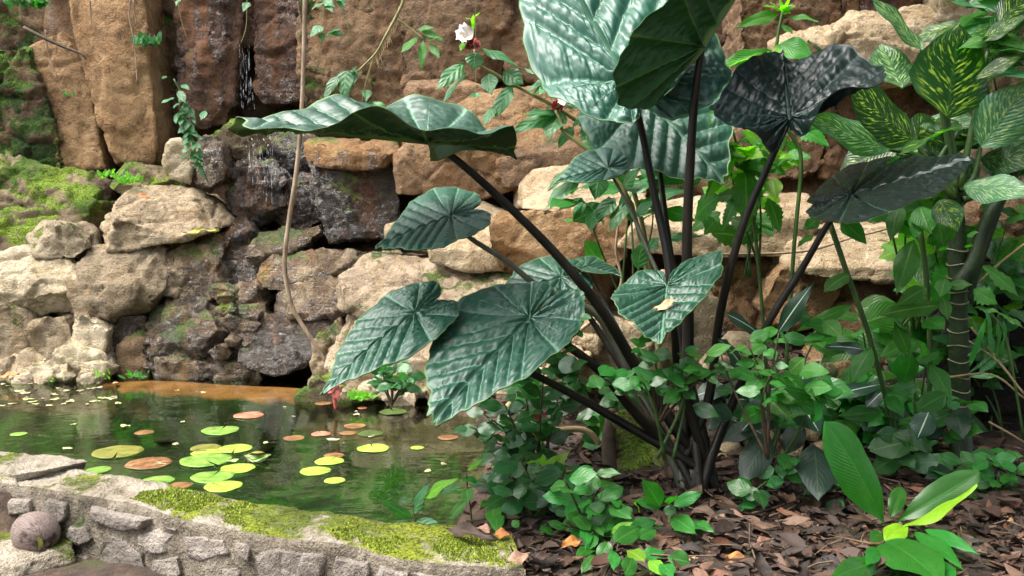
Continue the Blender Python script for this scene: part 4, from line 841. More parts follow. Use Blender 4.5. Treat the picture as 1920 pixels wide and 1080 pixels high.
# tall serrated-leaf plant behind the dark leaf
t = empty('tall_green_plant', atz(1450, 800, .2), 'tall green plant with a lime leaf rosette on top, between the dark elephant ear leaves', 'plant')
stem(t, R1, [(515, 30), (500, 90), (480, 200), (465, 350), (500, 600), (560, 700), (600, 830), (560, 1300), (500, 2200)], 5.0, [.008, .010, .011, .012], 'stem')
stem(t, R1, [(250, 640), (270, 720), (310, 830), (380, 1300), (450, 2200)], 5.1, [.006, .009, .011], 'stem')
leaves(t, R1, 4.98, [(500, 55, 405, 28, 18), (505, 50, 478, -30, 20), (505, 50, 560, -20, 20), (505, 55, 575, 30, 20), (500, 60, 440, 10, 16), (505, 60, 550, 70, 18), (505, 60, 525, 20, 20)], M['lime'], 'lance')
leaves(t, R1, 4.95, [(485, 72, 270, 150, 32), (525, 88, 692, 108, 28), (450, 262, 175, 345, 48), (485, 225, 660, 300, 62), (500, 130, 560, 175, 20)], M['green'], 'lance', fold=.4)
leaves(t, R1, 4.95, [(480, 225, 505, 335, 30), (440, 265, 190, 350, 14)], M['lime'], 'lance')
leaves(t, R1, 5.05, [(215, 715, 25, 965, 48), (260, 785, 118, 1022, 46), (310, 825, 335, 1180, 62), (300, 740, 480, 830, 30), (330, 740, 390, 900, 34), (420, 830, 520, 890, 32), (250, 720, 60, 660, 28), (280, 720, 210, 790, 30), (440, 560, 300, 640, 30), (290, 980, 190, 1170, 30), (430, 1000, 500, 1180, 44), (400, 900, 470, 980, 36), (470, 840, 560, 800, 26), (240, 560, 70, 610, 30)], M['green'], 'serrate', nu=18, droop=.25)
leaves(t, R1, 5.0, [(270, 800, 118, 1025, 30), (455, 900, 470, 1010, 42), (500, 800, 530, 780, 20), (280, 880, 300, 860, 18), (500, 840, 560, 850, 22), (110, 690, 150, 600, 16)], M['lime'], 'lance')
leaves(t, R1, 4.7, [(570, 640, 745, 740, 62), (690, 640, 560, 640, 20)], M['green'], 'serrate', nu=18)

# dumb cane
dc = empty('dumb_cane', atz(1805, 880, .22), 'dumb cane with mottled leaves on a thick ringed green stem', 'plant')
tube('cane', [atz(1805, 880, .15)] + [at(*cx(R2, a, b), 4.6) for a, b in [(1405, 1080), (1398, 700), (1392, 400), (1385, 150), (1370, -60)]], [.055, .050, .046, .044, .04], M['cane'], dc, 14, 60, .12)
for y in [240, 312, 380, 450, 505, 580, 650, 722, 800, 880, 950, 1020, 1085, 1150, 1220, 1300]:
    c0 = at(*cx(R2, 1388 + y * .012, y), 4.6); P = [c0 + Vector((math.cos(q) * .050, math.sin(q) * .050, .006 * math.sin(q * 2 + y))) for q in np.linspace(0, 6.28, 13)]
    tube('leaf_scar', P, [.0035, .0035], M['ring'], dc, 5, 26, .3, cap=False)
stem(dc, R2, [(1390, 420), (1470, 300), (1530, 120), (1590, 0), (1620, -70)], 4.55, [.04, .034, .03], 'cane', 'branch', 10)
stem(dc, R2, [(1430, 500), (1480, 330), (1590, 30), (1700, -180)], 4.65, [.035, .03, .02], 'cane', 'branch', 10)
DP = [(1370, 1000, 1380, 800, 1340, 590), (1380, 980, 1250, 820, 1160, 700), (1370, 1000, 1200, 800, 1040, 755), (1400, 960, 1470, 900, 1510, 740), (1420, 1010, 1480, 990, 1440, 945), (1380, 900, 1300, 500, 1210, 250), (1380, 950, 1300, 820, 1400, 660), (1400, 950, 1500, 500, 1545, 260)]
for q in DP: stem(dc, R1, [(q[0], q[1]), (q[2], q[3]), (q[4], q[5])], 4.55, [.02, .014, .010], 'stem', 'leaf_stalk')
leaves(dc, R1, 4.45, [(1340, 600, 1405, 112, 215, .05, .1), (1165, 715, 825, 425, 135, -.1, .2)], M['dieff'], 'oval', nu=20, nv=6, wave=.03, fold=.12, droop=.05, up=Vector((.1, -1, .25)))
leaves(dc, R1, 4.5, [(1045, 760, 610, 590, 92, -.1, 0), (1215, 260, 945, -40, 72, .1, .4), (1110, 450, 1000, 215, 105, .2, 0), (1512, 745, 1760, 400, 115, -.1, 0), (1425, 942, 1790, 985, 90, -.3, .2)], M['dieffpale'], 'oval', nu=20, nv=6, wave=.03, fold=.2, droop=.08, up=Vector((0, -.9, .5)))
leaves(dc, R1, 4.4, [(1415, 640, 965, 815, 52, -.2, .9), (795, 392, 628, 190, 38, -.1, .5), (1545, 265, 1740, -20, 80, .1, .2), (1505, 215, 1760, 70, 48, -.1, 0), (1480, 402, 1760, 270, 40, -.1, .3), (1600, 120, 1800, -60, 70, .1, 0), (1300, 1010, 1390, 1180, 70, -.1, .2)], M['dieff'], 'lance', nu=18, nv=5, fold=.3)
leaves(dc, R1, 4.75, [(1220, 620, 1290, 800, 60), (1050, 690, 1130, 760, 50), (1290, 600, 1400, 700, 60), (1200, 700, 1300, 640, 60), (1640, 700, 1760, 880, 70), (1700, 880, 1800, 800, 50)], M['dieffpale'], 'oval', nu=14, nv=4)

# understory right: stems with oval leaves
def under(lab, Y, stems, rows, mat='green', shape='oval', base=None):
    u = empty('understory_plant', at(*base, Y) if base else at(*cx(R2, *stems[0][-1]), Y), lab, 'plant')
    for s_ in stems: stem(u, R2, s_, Y, [.014, .011] if len(s_) > 3 else .008, 'stem')
    leaves(u, R2, Y - .03, rows, M[mat], shape); return u
u = under('slender plant with one long leaning green stem, in front of the ledge', 4.4, [[(745, 100), (830, 350), (920, 600), (985, 820), (1040, 1050), (1080, 1280), (1085, 1500)]],
      [(800, 85, 932, 212, 48), (660, 165, 572, 222, 24), (690, 80, 612, 145, 30), (838, 362, 702, 455, 48), (860, 520, 575, 664, 30), (955, 735, 845, 915, 52), (840, 830, 838, 1020, 40), (880, 1180, 800, 1100, 30), (1010, 1060, 800, 1090, 42)], 'green', 'lance')
u = under('leafy understory plant with a thin upright stem left of the ringed cane', 4.55, [[(1205, 150), (1228, 330), (1240, 480), (1250, 700), (1250, 870), (1240, 1300)], [(1150, 600), (1170, 900), (1180, 1300)]],
      [(1170, 190, 1078, 468, 52), (1300, 520, 980, 578, 45), (1225, 590, 1330, 640, 75), (1195, 700, 982, 786, 45), (1250, 820, 1368, 1000, 62), (1240, 820, 1190, 690, 40), (1220, 20, 1160, 190, 45), (1100, 0, 1040, 200, 44), (1290, 30, 1310, 230, 50), (1330, 380, 1300, 480, 36), (1230, 430, 1080, 530, 38), (1320, 480, 1340, 600, 30), (1340, 420, 1470, 420, 30), (1200, 20, 1250, 160, 60), (1330, 200, 1370, 100, 30)], 'green', 'lance')
u = under('low clump of broad green leaves around the foot of the ringed cane', 4.35, [[(1170, 1000), (1200, 1200), (1210, 1400)], [(1050, 1000), (1090, 1200), (1100, 1450)]],
      [(1330, 970, 1180, 1060, 52), (1180, 920, 1060, 970, 40), (1030, 970, 1125, 1090, 45), (1000, 1060, 780, 1090, 40), (1240, 1060, 1190, 1190, 58), (1095, 1240, 1300, 1205, 32), (1000, 930, 720, 980, 38), (1000, 950, 930, 1040, 36), (1120, 900, 1160, 760, 50), (1090, 880, 1110, 760, 40), (1130, 650, 1040, 560, 50), (1140, 760, 1060, 600, 48), (1450, 830, 1540, 560, 12), (1450, 880, 1610, 885, 16), (1450, 1010, 1550, 1060, 42), (1300, 760, 1180, 820, 24)], 'shrub2', 'oval')
u = under('saw-edged leafy plant at the dark hollow by the right edge', 4.5, [[(1560, 560), (1640, 700), (1728, 1200)]], [(1520, 320, 1708, 480, 42), (1470, 440, 1590, 520, 50), (1440, 170, 1500, 150, 18), (1440, 230, 1460, 210, 20), (1300, 250, 1340, 220, 20), (1480, 530, 1620, 560, 22), (1600, 560, 1740, 640, 20)], 'green', 'serrate')
# plant with pale midribs
s = empty('pale_midrib_plant', atz(1450, 940, .12), 'dark leaved plant with pale midribs, right of the elephant ear stalks', 'plant')
for q in [[(480, 1000), (480, 850), (470, 700)], [(500, 1150), (430, 1050), (330, 900)], [(560, 1250), (560, 1080), (560, 960)], [(520, 1250), (480, 1180), (460, 1150)]]: stem(s, R2, q, 4.05, .009, 'bstem')
leaves(s, R2, 4.0, [(478, 668, 665, 402, 45), (385, 664, 175, 545, 38), (385, 690, 200, 590, 30), (528, 985, 688, 800, 78), (920, 742, 722, 730, 40)], M['stripe'], 'lance', fold=.12, roll=0) if False else None
leaves(s, R2, 4.0, [(478, 668, 665, 402, 45, -.1, 0), (388, 664, 190, 548, 40, -.1, 0), (300, 830, 180, 680, 62, -.1, .2), (528, 985, 692, 798, 78, -.1, 0), (922, 745, 722, 728, 40, -.1, 0), (830, 920, 720, 960, 36, -.05, 0)], M['stripe'], 'lance', fold=.12)
leaves(s, R3, 3.95, [(472, 165, 285, 362, 70, -.1, 0), (565, 160, 700, 365, 80, -.1, 0), (1005, 150, 925, 232, 36, 0, 0), (1245, 250, 1185, 392, 55, 0, 0), (1000, 110, 730, 175, 38, 0, 0)], M['stripe'], 'oval', fold=.10)
leaves(s, R3, 3.9, [(438, 362, 290, 620, 66, -.1, 0), (665, 415, 690, 705, 88, -.1, 0), (600, 300, 520, 470, 50, 0, 0), (380, 300, 200, 400, 44, 0, 0), (250, 280, 150, 220, 50, 0, 0), (640, 560, 590, 640, 30, 0, 0)], M['plain_dark'], 'oval', fold=.10)

# small shrubs with oval leaves
def shrub(lab, base, Y, tips, n, size, mat, lean=.5, seed=0, zb=.1, extra=()):
    random.seed(seed); b = atz(*base, zb); Y0 = b.y if Y is None else Y; b = at(*base, Y0)
    s = empty('oval_leaf_shrub', b, lab, 'shrub')
    for k, q in enumerate(tips):
        e = at(q[0], q[1], Y0 + (q[2] if len(q) > 2 else random.uniform(-.2, .15))); mid = b.lerp(e, .5) + Vector((random.uniform(-.04, .04), 0, .05))
        tube('stem', [b, mid, e], [.007, .005, .003], M['bstem'], s, 5, 12)
        L = (e - b).length; path = smooth_path([b, mid, e], 20)
        for i in range(n):
            t = 1 - (i / n) ** 1.2 * .62; p = path[min(19, int(t * 19))]; a = i * 2.4 + k; out = Vector((math.cos(a), math.sin(a) * .8 - .15, random.uniform(-.45, .5))).normalized()
            sz = size * Y0 / FPX * random.uniform(.65, 1.15)
            put_leaf(s, p + out * sz * .12, p + out * sz * 1.1, M[mat] if random.random() < .85 else M['shrub2'], 'oval', .31, .15, .22, nu=8, nv=2)
    for fr, Yx, rows, mt, shp in extra: leaves(s, fr, Yx, rows, M[mt], shp)
    random.seed(seed + 1); return s
shrub('dark oval-leaved shrub between the pond and the elephant ear', (1010, 905), 4.35, [(905, 775), (945, 755), (985, 735), (1020, 700), (930, 830), (985, 800), (1020, 770), (1050, 720), (960, 880), (1005, 850), (880, 800)], 9, 46, 'shrub', seed=21)
shrub('dark shrub low at the pond corner in front of the pink flower', (1000, 990), 3.85, [(930, 885), (975, 860), (1010, 890), (1040, 905), (945, 930), (1000, 930), (920, 850), (1060, 880), (975, 960), (1040, 940), (900, 900)], 6, 54, 'shrub', seed=22)
shrub('shrub with fresh oval leaves spreading over the litter below the elephant ear', (1120, 1030), 3.6, [(1060, 960), (1120, 915), (1110, 1000), (1150, 985), (1180, 1000), (1090, 1040), (1060, 900), (1140, 940), (1030, 1000), (1200, 1040), (1130, 1060), (1230, 1010), (1080, 930)], 6, 56, 'shrub2', seed=23, extra=[(C6, 3.5, [(1000, 612, 872, 436, 72), (1000, 618, 815, 572, 42), (1062, 598, 1068, 470, 44), (1090, 602, 1296, 522, 42), (1062, 602, 1066, 684, 42), (1080, 680, 1232, 805, 55), (1195, 712, 1374, 776, 50), (545, 350, 412, 412, 34), (568, 385, 742, 388, 36), (555, 398, 545, 530, 50), (750, 482, 578, 582, 46), (492, 732, 362, 656, 46), (500, 735, 512, 896, 46), (552, 735, 630, 806, 38), (688, 852, 874, 752, 55), (850, 825, 978, 766, 46), (650, 850, 588, 1004, 50), (558, 940, 458, 1066, 40), (878, 945, 1034, 915, 45), (1202, 990, 1044, 955, 60), (700, 650, 740, 560, 40), (680, 640, 740, 690, 40), (660, 700, 640, 790, 40), (560, 880, 420, 950, 40), (690, 920, 690, 1040, 42), (760, 1080, 830, 960, 50), (1010, 1000, 1090, 1090, 46), (640, 560, 580, 640, 40), (760, 600, 790, 690, 40)], 'shrub2', 'oval'),
    (C6, 3.48, [(900, 985, 775, 905, 42), (930, 975, 1034, 1085, 45), (670, 790, 822, 722, 30), (860, 650, 820, 580, 20), (620, 990, 570, 960, 28)], 'lime', 'oval')])
shrub('light leafy sprays crossing in front of the elephant ear stalks', (1230, 800), 3.8, [(1190, 690), (1260, 700), (1310, 690), (1215, 650), (1350, 690), (1110, 700), (1150, 720)], 6, 46, 'shrub2', seed=24, extra=[(C5, 3.75, [(940, 680, 850, 745, 38), (930, 670, 1030, 690, 24), (832, 782, 1010, 868, 40), (780, 922, 632, 964, 42), (1042, 912, 925, 1028, 52), (1060, 912, 1166, 1036, 56), (1060, 900, 1290, 926, 40), (1172, 885, 1114, 800, 46), (1312, 922, 1390, 1016, 36), (1290, 872, 1462, 758, 28), (1358, 885, 1506, 906, 34), (1160, 780, 1280, 770, 22), (860, 770, 810, 800, 24), (760, 990, 880, 1050, 40), (610, 980, 690, 1010, 42), (480, 680, 400, 640, 34), (450, 560, 540, 560, 40), (330, 800, 440, 770, 36), (400, 900, 510, 860, 40)], 'shrub2', 'oval')])
shrub('leafy shrub right of the elephant ear base, over the striped leaves', (1440, 860), 3.7, [(1400, 640), (1460, 625), (1350, 660), (1420, 680), (1445, 700)], 4, 42, 'shrub2', seed=25, extra=[(R2, 3.68, [(455, 702, 360, 690, 26), (462, 692, 522, 712, 22), (480, 640, 365, 690, 26), (418, 862, 312, 975, 46), (490, 862, 425, 902, 40), (470, 870, 500, 965, 42), (420, 720, 340, 770, 34), (430, 740, 470, 800, 30), (350, 790, 410, 850, 30), (540, 860, 620, 780, 44), (520, 880, 560, 900, 20), (240, 760, 330, 720, 30), (120, 770, 250, 720, 30), (100, 780, 10, 760, 26), (110, 850, 0, 850, 34)], 'green', 'oval')])
shrub('small dark shrub hanging over the water behind the pointed leaf', (735, 760), 5.6, [(720, 690), (745, 680), (765, 700), (735, 720), (760, 730), (715, 715)], 8, 34, 'shrub', seed=26)
shrub('small leafy weeds at the lower right corner beside the ringed cane', (1850, 930), 4.0, [(1800, 870), (1850, 860), (1890, 850), (1910, 880), (1870, 900), (1830, 890), (1900, 920)], 7, 44, 'shrub2', seed=27)
shrub('dim leafy plant in the shade behind the bright broad-leaved plant', (1680, 860), 4.7, [(1640, 760), (1690, 740), (1720, 780), (1620, 800), (1560, 780), (1600, 720), (1670, 700), (1700, 830)], 7, 60, 'shrub2', seed=28)
# sprout on the wall
s = empty('young_sprout', atz(777, 985, .12), 'young sprout with long leaves rising from the mossy end of the wall', 'plant')
stem(s, K6, [(590, 805), (588, 770), (582, 740)], 3.8, .004, 'stem')
leaves(s, K6, 3.8, [(578, 790, 392, 692, 28), (582, 770, 660, 590, 34), (595, 800, 745, 860, 30), (575, 812, 430, 880, 36), (720, 660, 835, 625, 22)], M['ginger'], 'lance'); leaves(s, K6, 3.78, [(625, 690, 805, 575, 36)], M['lime'], 'lance')
s = empty('red_stem_seedling', atz(885, 985, .1), 'thin dark-stemmed seedling standing between sprout and shrub', 'plant')
stem(s, K6, [(878, 840), (870, 740), (855, 640), (850, 560)], 3.9, .004, 'bstem')
leaves(s, K6, 3.88, [(855, 545, 935, 492, 18)], M['lime'], 'oval'); leaves(s, K6, 3.88, [(845, 700, 760, 800, 28), (850, 640, 860, 710, 32), (985, 720, 985, 830, 38), (1000, 700, 910, 730, 26), (1000, 760, 1010, 860, 34), (1080, 830, 1120, 800, 20)], M['green'], 'oval')
# pink caladium
s = empty('caladium', atz(1035, 930, .1), 'caladium with lime and pink leaves half hidden in the dark shrub', 'plant')
for q in [[(1190, 900), (1200, 700), (1290, 520)], [(1170, 900), (1160, 760), (1150, 690)], [(1200, 910), (1260, 680), (1300, 640)]]: stem(s, K6, q, 4.05, .006, 'stem')
leaves(s, K6, 4.0, [(1290, 540, 1375, 450, 52), (1240, 520, 1150, 510, 50), (1310, 560, 1405, 540, 36), (1270, 650, 1390, 690, 48), (1200, 690, 1240, 640, 30)], M['caladium'], 'heart')
# bright broad-leaved plant
b = empty('broad_leaf_plant', atz(1668, 1040, .1), 'bright green plant with broad ribbed leaves and a folded lime leaf in the litter', 'plant')
stem(b, R3, [(1040, 1075), (1030, 1000), (1020, 900)], 3.5, [.02, .016], 'stem')
leaves(b, R3, 3.45, [(1020, 815, 722, 285, 128, -.05, .1), ], M['bright'], 'paddle', nu=24, nv=6, fold=.12, droop=.12, wave=.012, up=Vector((.35, -1, .25)))
leaves(b, R3, 3.5, [(1085, 805, 1515, 548, 78, -.1, 0), (1050, 790, 1110, 625, 40, .1, 0)], M['bright'], 'paddle', nu=24, nv=6, fold=.25, droop=.1, wave=.015, up=Vector((-.2, -1, .5)))
leaves(b, R3, 3.4, [(1030, 905, 1330, 1130, 112, -.25, 0), (1230, 845, 1485, 990, 34, -.1, .4), (1180, 860, 1402, 1050, 44, -.2, .2), (1260, 1000, 1380, 1110, 50, -.1, 0), (985, 1012, 735, 1095, 52, -.1, 0), (980, 940, 930, 1030, 30, 0, 0), (1000, 860, 950, 910, 34, 0, 0)], M['bright'], 'oval', nu=20, nv=5, fold=.2, droop=.2, wave=.015)
leaves(b, R3, 3.38, [(1110, 835, 1525, 655, 52, -.1, -.9)], M['brightlime'], 'oval', nu=20, nv=4, fold=.1, droop=-.15, wave=.02)
leaves(b, R3, 3.38, [(1130, 830, 1015, 890, 46, -.1, .3)], M['brightlime'], 'paddle', nu=16, nv=4, fold=.3, droop=.2)
# fuller growth between the stems
def bushy(lab, x0, x1, y0, y1, Y, n, size, mats, shape='lance', wr=.3, seed=0, nu=10, depth=.5, down=.6, cat='plant'):
    random.seed(seed); gy_ = min(900, y1 + 120); b = at((x0 + x1) / 2, gy_, Y); s = empty('leafy_plant', b, lab, cat)
    tips = []
    for k in range(max(3, n // 9)):
        e = at(random.uniform(x0, x1), random.uniform(y0, y1), Y + random.uniform(-.5, .5) * depth); tips.append(e)
        mid = b.lerp(e, .55) + Vector((random.uniform(-.08, .08), random.uniform(-.05, .05), .03)); tube('stem', [b + Vector((random.uniform(-.08, .08), 0, 0)), mid, e], [.008, .006, .003], M['stem'], s, 5, 12)
    for i in range(n):
        e = tips[i % len(tips)]; sz = size * Y / FPX * random.uniform(.6, 1.15); p = e + Vector((random.uniform(-.4, .4), random.uniform(-.4, .4), random.uniform(-.7, .4))) * sz
        a = random.uniform(0, 6.28); d = Vector((math.cos(a), math.sin(a) * .7 - .2, random.uniform(-1, .5) * down)).normalized()
        q = p + d * sz
        if q.z < .1: continue
        put_leaf(s, p, q, M[random.choice(mats)], shape, wr, .25, .22, nu=nu, nv=2)
    return s
bushy('tangle of saw-edged green leaves behind the dark elephant ear leaf', 1345, 1480, 250, 400, 5.3, 46, 80, ['green', 'green', 'lime'], 'serrate', .28, 41, 14)
bushy('shaded saw-edged foliage hanging beside the top of the ringed cane', 1640, 1770, 340, 500, 5.0, 46, 90, ['green', 'lime', 'green'], 'serrate', .28, 42, 14, down=1)
bushy('broad undergrowth at the foot of the right-hand boulders', 1560, 1790, 600, 830, 5.0, 110, 90, ['shrub2', 'green', 'green'], 'oval', .32, 43)
bushy('leafy growth against the pale ledge by the right edge', 1830, 1930, 400, 580, 4.8, 46, 80, ['green', 'lime', 'shrub2'], 'lance', .28, 44)
bushy('pale mottled foliage filling the space behind the ringed cane top', 1690, 1850, 190, 330, 5.0, 26, 130, ['dieffpale', 'dieff'], 'oval', .36, 45, 14)
bushy('second ginger clump filling in below the flowering stem', 1100, 1240, 300, 450, 5.5, 40, 85, ['ginger', 'ginger', 'shrub2'], 'lance', .26, 46)
bushy('fresh foliage reaching in from the top right corner', 1790, 1930, -20, 90, 4.7, 30, 100, ['dieff', 'green', 'ginger'], 'lance', .26, 47)
bushy('shaded plants at the foot of the hollow by the right edge', 1820, 1930, 640, 860, 4.9, 26, 70, ['shrub', 'shrub2'], 'lance', .26, 48)
bushy('low weeds around the mossy stump', 1120, 1260, 730, 860, 4.9, 30, 55, ['shrub', 'shrub2'], 'oval', .34, 49)
bushy('dark low leaves behind the pale-midrib plant', 1370, 1560, 720, 860, 4.6, 44, 75, ['plain_dark', 'stripe', 'shrub'], 'oval', .32, 50)
bushy('small green plants at the bank behind the elephant ear stalks', 930, 1100, 640, 740, 4.7, 40, 50, ['shrub2', 'shrub'], 'oval', .34, 51)
bushy('fresh leafy sprays around the right-hand elephant ear stalks', 1340, 1540, 610, 780, 3.95, 44, 64, ['green', 'shrub2', 'shrub2'], 'lance', .30, 52)
bushy('leafy sprays in front of the elephant ear base', 1180, 1340, 640, 740, 3.75, 14, 48, ['shrub2', 'shrub'], 'lance', .30, 53)
bushy('dark leaves low behind the bright broad-leaved plant', 1600, 1800, 760, 880, 4.3, 50, 70, ['shrub', 'shrub2', 'plain_dark'], 'oval', .32, 54)
bushy('small weeds sprouting from the litter left of the bright plant', 1390, 1560, 860, 930, 3.9, 26, 44, ['shrub', 'shrub2'], 'oval', .34, 55)
# small palm seedling
s = empty('palm_seedling', atz(1900, 860, .2), 'small palm seedling with narrow pale leaflets against the dark hollow', 'palm')
stem(s, R2, [(1728, 970), (1590, 800), (1450, 700)], 4.4, [.006, .003], 'straw', 'leaf_axis')
leaves(s, R2, 4.38, [(1535, 750, 1455, 570, 14), (1540, 755, 1490, 610, 12), (1565, 775, 1530, 530, 16), (1590, 790, 1600, 560, 14), (1600, 805, 1640, 590, 13), (1560, 780, 1450, 870, 12), (1585, 800, 1490, 870, 12), (1510, 740, 1440, 780, 10)], M['ginger'], 'strap', fold=.3)
for i, (pts, lab) in enumerate([([(1460, 630), (1600, 800), (1728, 970)], 'thin pale dead stalk slanting down across the dark hollow'), ([(1500, 400), (1600, 310), (1740, 200)], 'pale bent cane leaning in the dark gap above the saw-edged leaves'), ([(1300, 890), (1560, 870), (1728, 990)], 'thin straw lying across the dark ground by the right edge'), ([(1550, 1110), (1640, 1160), (1740, 1220)], 'hair-thin pale stalk under the palm seedling')]):
    tag(stem(None, R2, pts, 4.55, [.006, .005], 'straw', 'dry_stalk'), lab, 'stalk')

# ------------------------------------------------------------------ on the water
def pad_mat(nm, a, b, c): 
    m = N(nm); tc = m.n('TexCoord').outputs['Object']; x = m.xyz(tc)
    n = m.noise(m.pos(), 16, 5, .65); col = m.ramp(n, [(.35, a), (.55, b), (.72, c)])
    r = m.n('VectorMath', operation='LENGTH'); m.put(r.inputs[0], tc)
    ang = m.math('ARCTAN2', x[1], x[0]); rib = m.step(m.math('ABSOLUTE', m.math('SINE', m.math('MULTIPLY', ang, 6.0))), .0, .12)
    col = m.mix(m.math('MULTIPLY', m.math('SUBTRACT', 1.0, rib), .35), col, tuple(min(1, v * 1.5) for v in c))
    return m.set(Base_Color=col, Roughness=.35, Normal=m.bump(n, .3, .01))
PADM = {'g': pad_mat('lily_green', (.09, .18, .03), (.17, .31, .05), (.28, .42, .09)), 'y': pad_mat('lily_lime', (.20, .32, .04), (.31, .46, .06), (.42, .52, .11)), 'o': pad_mat('lily_olive', (.10, .11, .02), (.19, .19, .04), (.26, .26, .06)),
        'b': pad_mat('lily_brown', (.10, .045, .02), (.24, .12, .05), (.34, .20, .09)), 'r': pad_mat('lily_red', (.28, .08, .04), (.50, .20, .13), (.58, .30, .2)), 'd': pad_mat('lily_sunken', (.03, .06, .012), (.06, .10, .02), (.10, .14, .03))}
def pad_mesh(var):
    r = np.random.default_rng(var); V = []; F = []; n = 40; R_ = 4; notch = .06
    for k in range(R_ + 1):
        for i in range(n):
            a = notch + (2 * math.pi - 2 * notch) * i / (n - 1); q = k / R_; rr_ = q * (1 + .03 * math.sin(3 * a + var) + .02 * math.sin(7 * a + 2 * var))
            z = .02 * q * math.sin(2 * a + var) * q + (.03 * max(0, q - .8) * 5 * (.5 + .5 * math.sin(4 * a + var)))
            V.append((rr_ * math.cos(a), rr_ * math.sin(a), z + .03))
    for k in range(R_):
        for i in range(n - 1): F.append((k * n + i, (k + 1) * n + i, (k + 1) * n + i + 1, k * n + i + 1))
    m0 = len(V); V += [(x, y, z - .035) for x, y, z in V[R_ * n:R_ * n + n]]
    for i in range(n - 1): F.append((R_ * n + i, m0 + i, m0 + i + 1, R_ * n + i + 1))
    return V, F
PM = {}
def pad(fr, x, y, r, col, lab, ang=None, group=None):
    px, py = cx(fr, x, y); p = atz(px, py, .004); d = (p - cam.location).length; var = random.randrange(5)
    if (var, col) not in PM: PM[(var, col)] = mesh('lily_pad', *pad_mesh(var)); PM[(var, col)].materials.append(PADM[col])
    o = link('lily_pad', PM[(var, col)]); o.location = p; s = r / fr[2] / FPX * d * .98; o.scale = (s, s, s * .5); o.rotation_euler = (0, 0, random.uniform(0, 6.28) if ang is None else ang)
    return tag(o, lab, 'lily pad', group)
random.seed(5); LG = 'lily pads on the pond'
for q in [(1115, 343, 88, 'g', 'green lily pad with a brown nibbled edge, farthest green one in the pond middle'), (595, 452, 113, 'o', 'large olive lily pad floating alone towards the wall'), (755, 510, 104, 'b', 'large brown lily pad beside the olive one'), (1190, 435, 80, 'y', 'lime lily pad at the back of the crowded cluster'),
          (1040, 432, 72, 'o', 'olive pad tucked behind the clustered lily pads'), (1045, 458, 72, 'y', 'lime and orange speckled pad overlapped by the big green pad'), (1040, 494, 120, 'g', 'biggest green lily pad in the cluster'), (1205, 535, 82, 'y', 'lime lily pad just below the flower bud'),
          (1075, 578, 100, 'g', 'folded green lily pad between the biggest pad and the nearest lime pad'), (1130, 626, 89, 'y', 'nearest lime lily pad of the cluster'), (800, 597, 75, 'g', 'green lily pad half hidden by the wall edge'), (915, 620, 55, 'b', 'dark red brown pad touching the wall edge'),
          (1260, 266, 72, 'r', 'salmon red lily pad floating near the brown shelf'), (730, 353, 45, 'b', 'small brown pad between the brown shelf and the olive pad'), (1595, 548, 75, 'y', 'round lime lily pad, left of the pair before the dark water'), (1668, 498, 72, 'y', 'lime lily pad behind the round one, with a brown pad beneath'),
          (1690, 470, 50, 'b', 'brown pad showing behind the lime lily pad pair'), (1695, 596, 52, 'y', 'ragged yellow lime pad nearest to the mossy wall top'), (1625, 360, 48, 'r', 'small upturned pink pad on the dark water'), (1488, 381, 52, 'b', 'faint brown pad left of the small pink pad'),
          (500, 542, 55, 'g', 'green pad peeking out behind the pale wall block'), (95, 361, 36, 'g', 'small green pad alone at the far left of the pond')]: pad(K3, *q, group=LG)
for q in [(378, 433, 80, 'y', 'lime lily pad alone in front of the pointed elephant ear leaf'), (755, 378, 52, 'b', 'small orange brown pad by the dark shrub'), (365, 358, 62, 'd', 'sunken dull green pad behind the lone lime pad'), (480, 248, 70, 'd', 'sunken dark green pad below the hanging leaf tip'),
          (285, 320, 55, 'b', 'red brown pad in the reflection of the red stalk'), (250, 356, 42, 'b', 'small brown pad next to the sunken green pad'), (322, 229, 25, 'r', 'tiny pink pad near the mossy boulder'), (125, 206, 42, 'b', 'small orange pad beside the red stalk'), (600, 430, 34, 'y', 'tiny star-shaped yellow green pad right of the lone lime pad')]: pad(K6, *q, group=LG)
# bud
bp = atz(*cx(K3, 1303, 498), .0); bud = empty('lily_bud', bp, 'closed pale green water lily bud resting on the water', 'flower')
for i in range(7):
    a = i * .9; o = Vector((math.cos(a) * .02, math.sin(a) * .02, .02)); put_leaf(bud, bp + Vector((-.06, 0, .02)) + o * .6, bp + Vector((.07, 0, .03)) + o * .4, PADM['o'] if i % 2 else PADM['g'], 'oval', .3, .1, -.5, name='petal', nu=8, nv=2, up=o)
# floating leaves
M['dead'] = None
def dead_mat(nm, stops, isl=False, rough=.7):
    m = N(nm); r = m.n('NewGeometry').outputs['Random Per Island'] if isl else m.rnd()
    c = m.ramp(r, stops); n = m.noise(m.pos(), 28, 5, .7); c = m.mix(m.math('MULTIPLY', m.step(n, .42, .62), .5), c, (.05, .028, .016))
    return m.set(Base_Color=c, Roughness=rough, Normal=m.bump(n, .5, .01))
BROWN = [(0, (.006, .004, .003)), (.3, (.018, .010, .006)), (.55, (.042, .021, .013)), (.75, (.085, .044, .027)), (.88, (.15, .09, .058)), (.94, (.13, .045, .018)), (1, (.03, .017, .011))]
M['litter'] = dead_mat('leaf_litter', BROWN, True); M['dead'] = dead_mat('dead_leaf', BROWN); M['floatleaf'] = dead_mat('floating_leaf', [(0, (.40, .42, .16)), (.4, (.50, .42, .22)), (.7, (.32, .22, .12)), (1, (.48, .50, .30))])
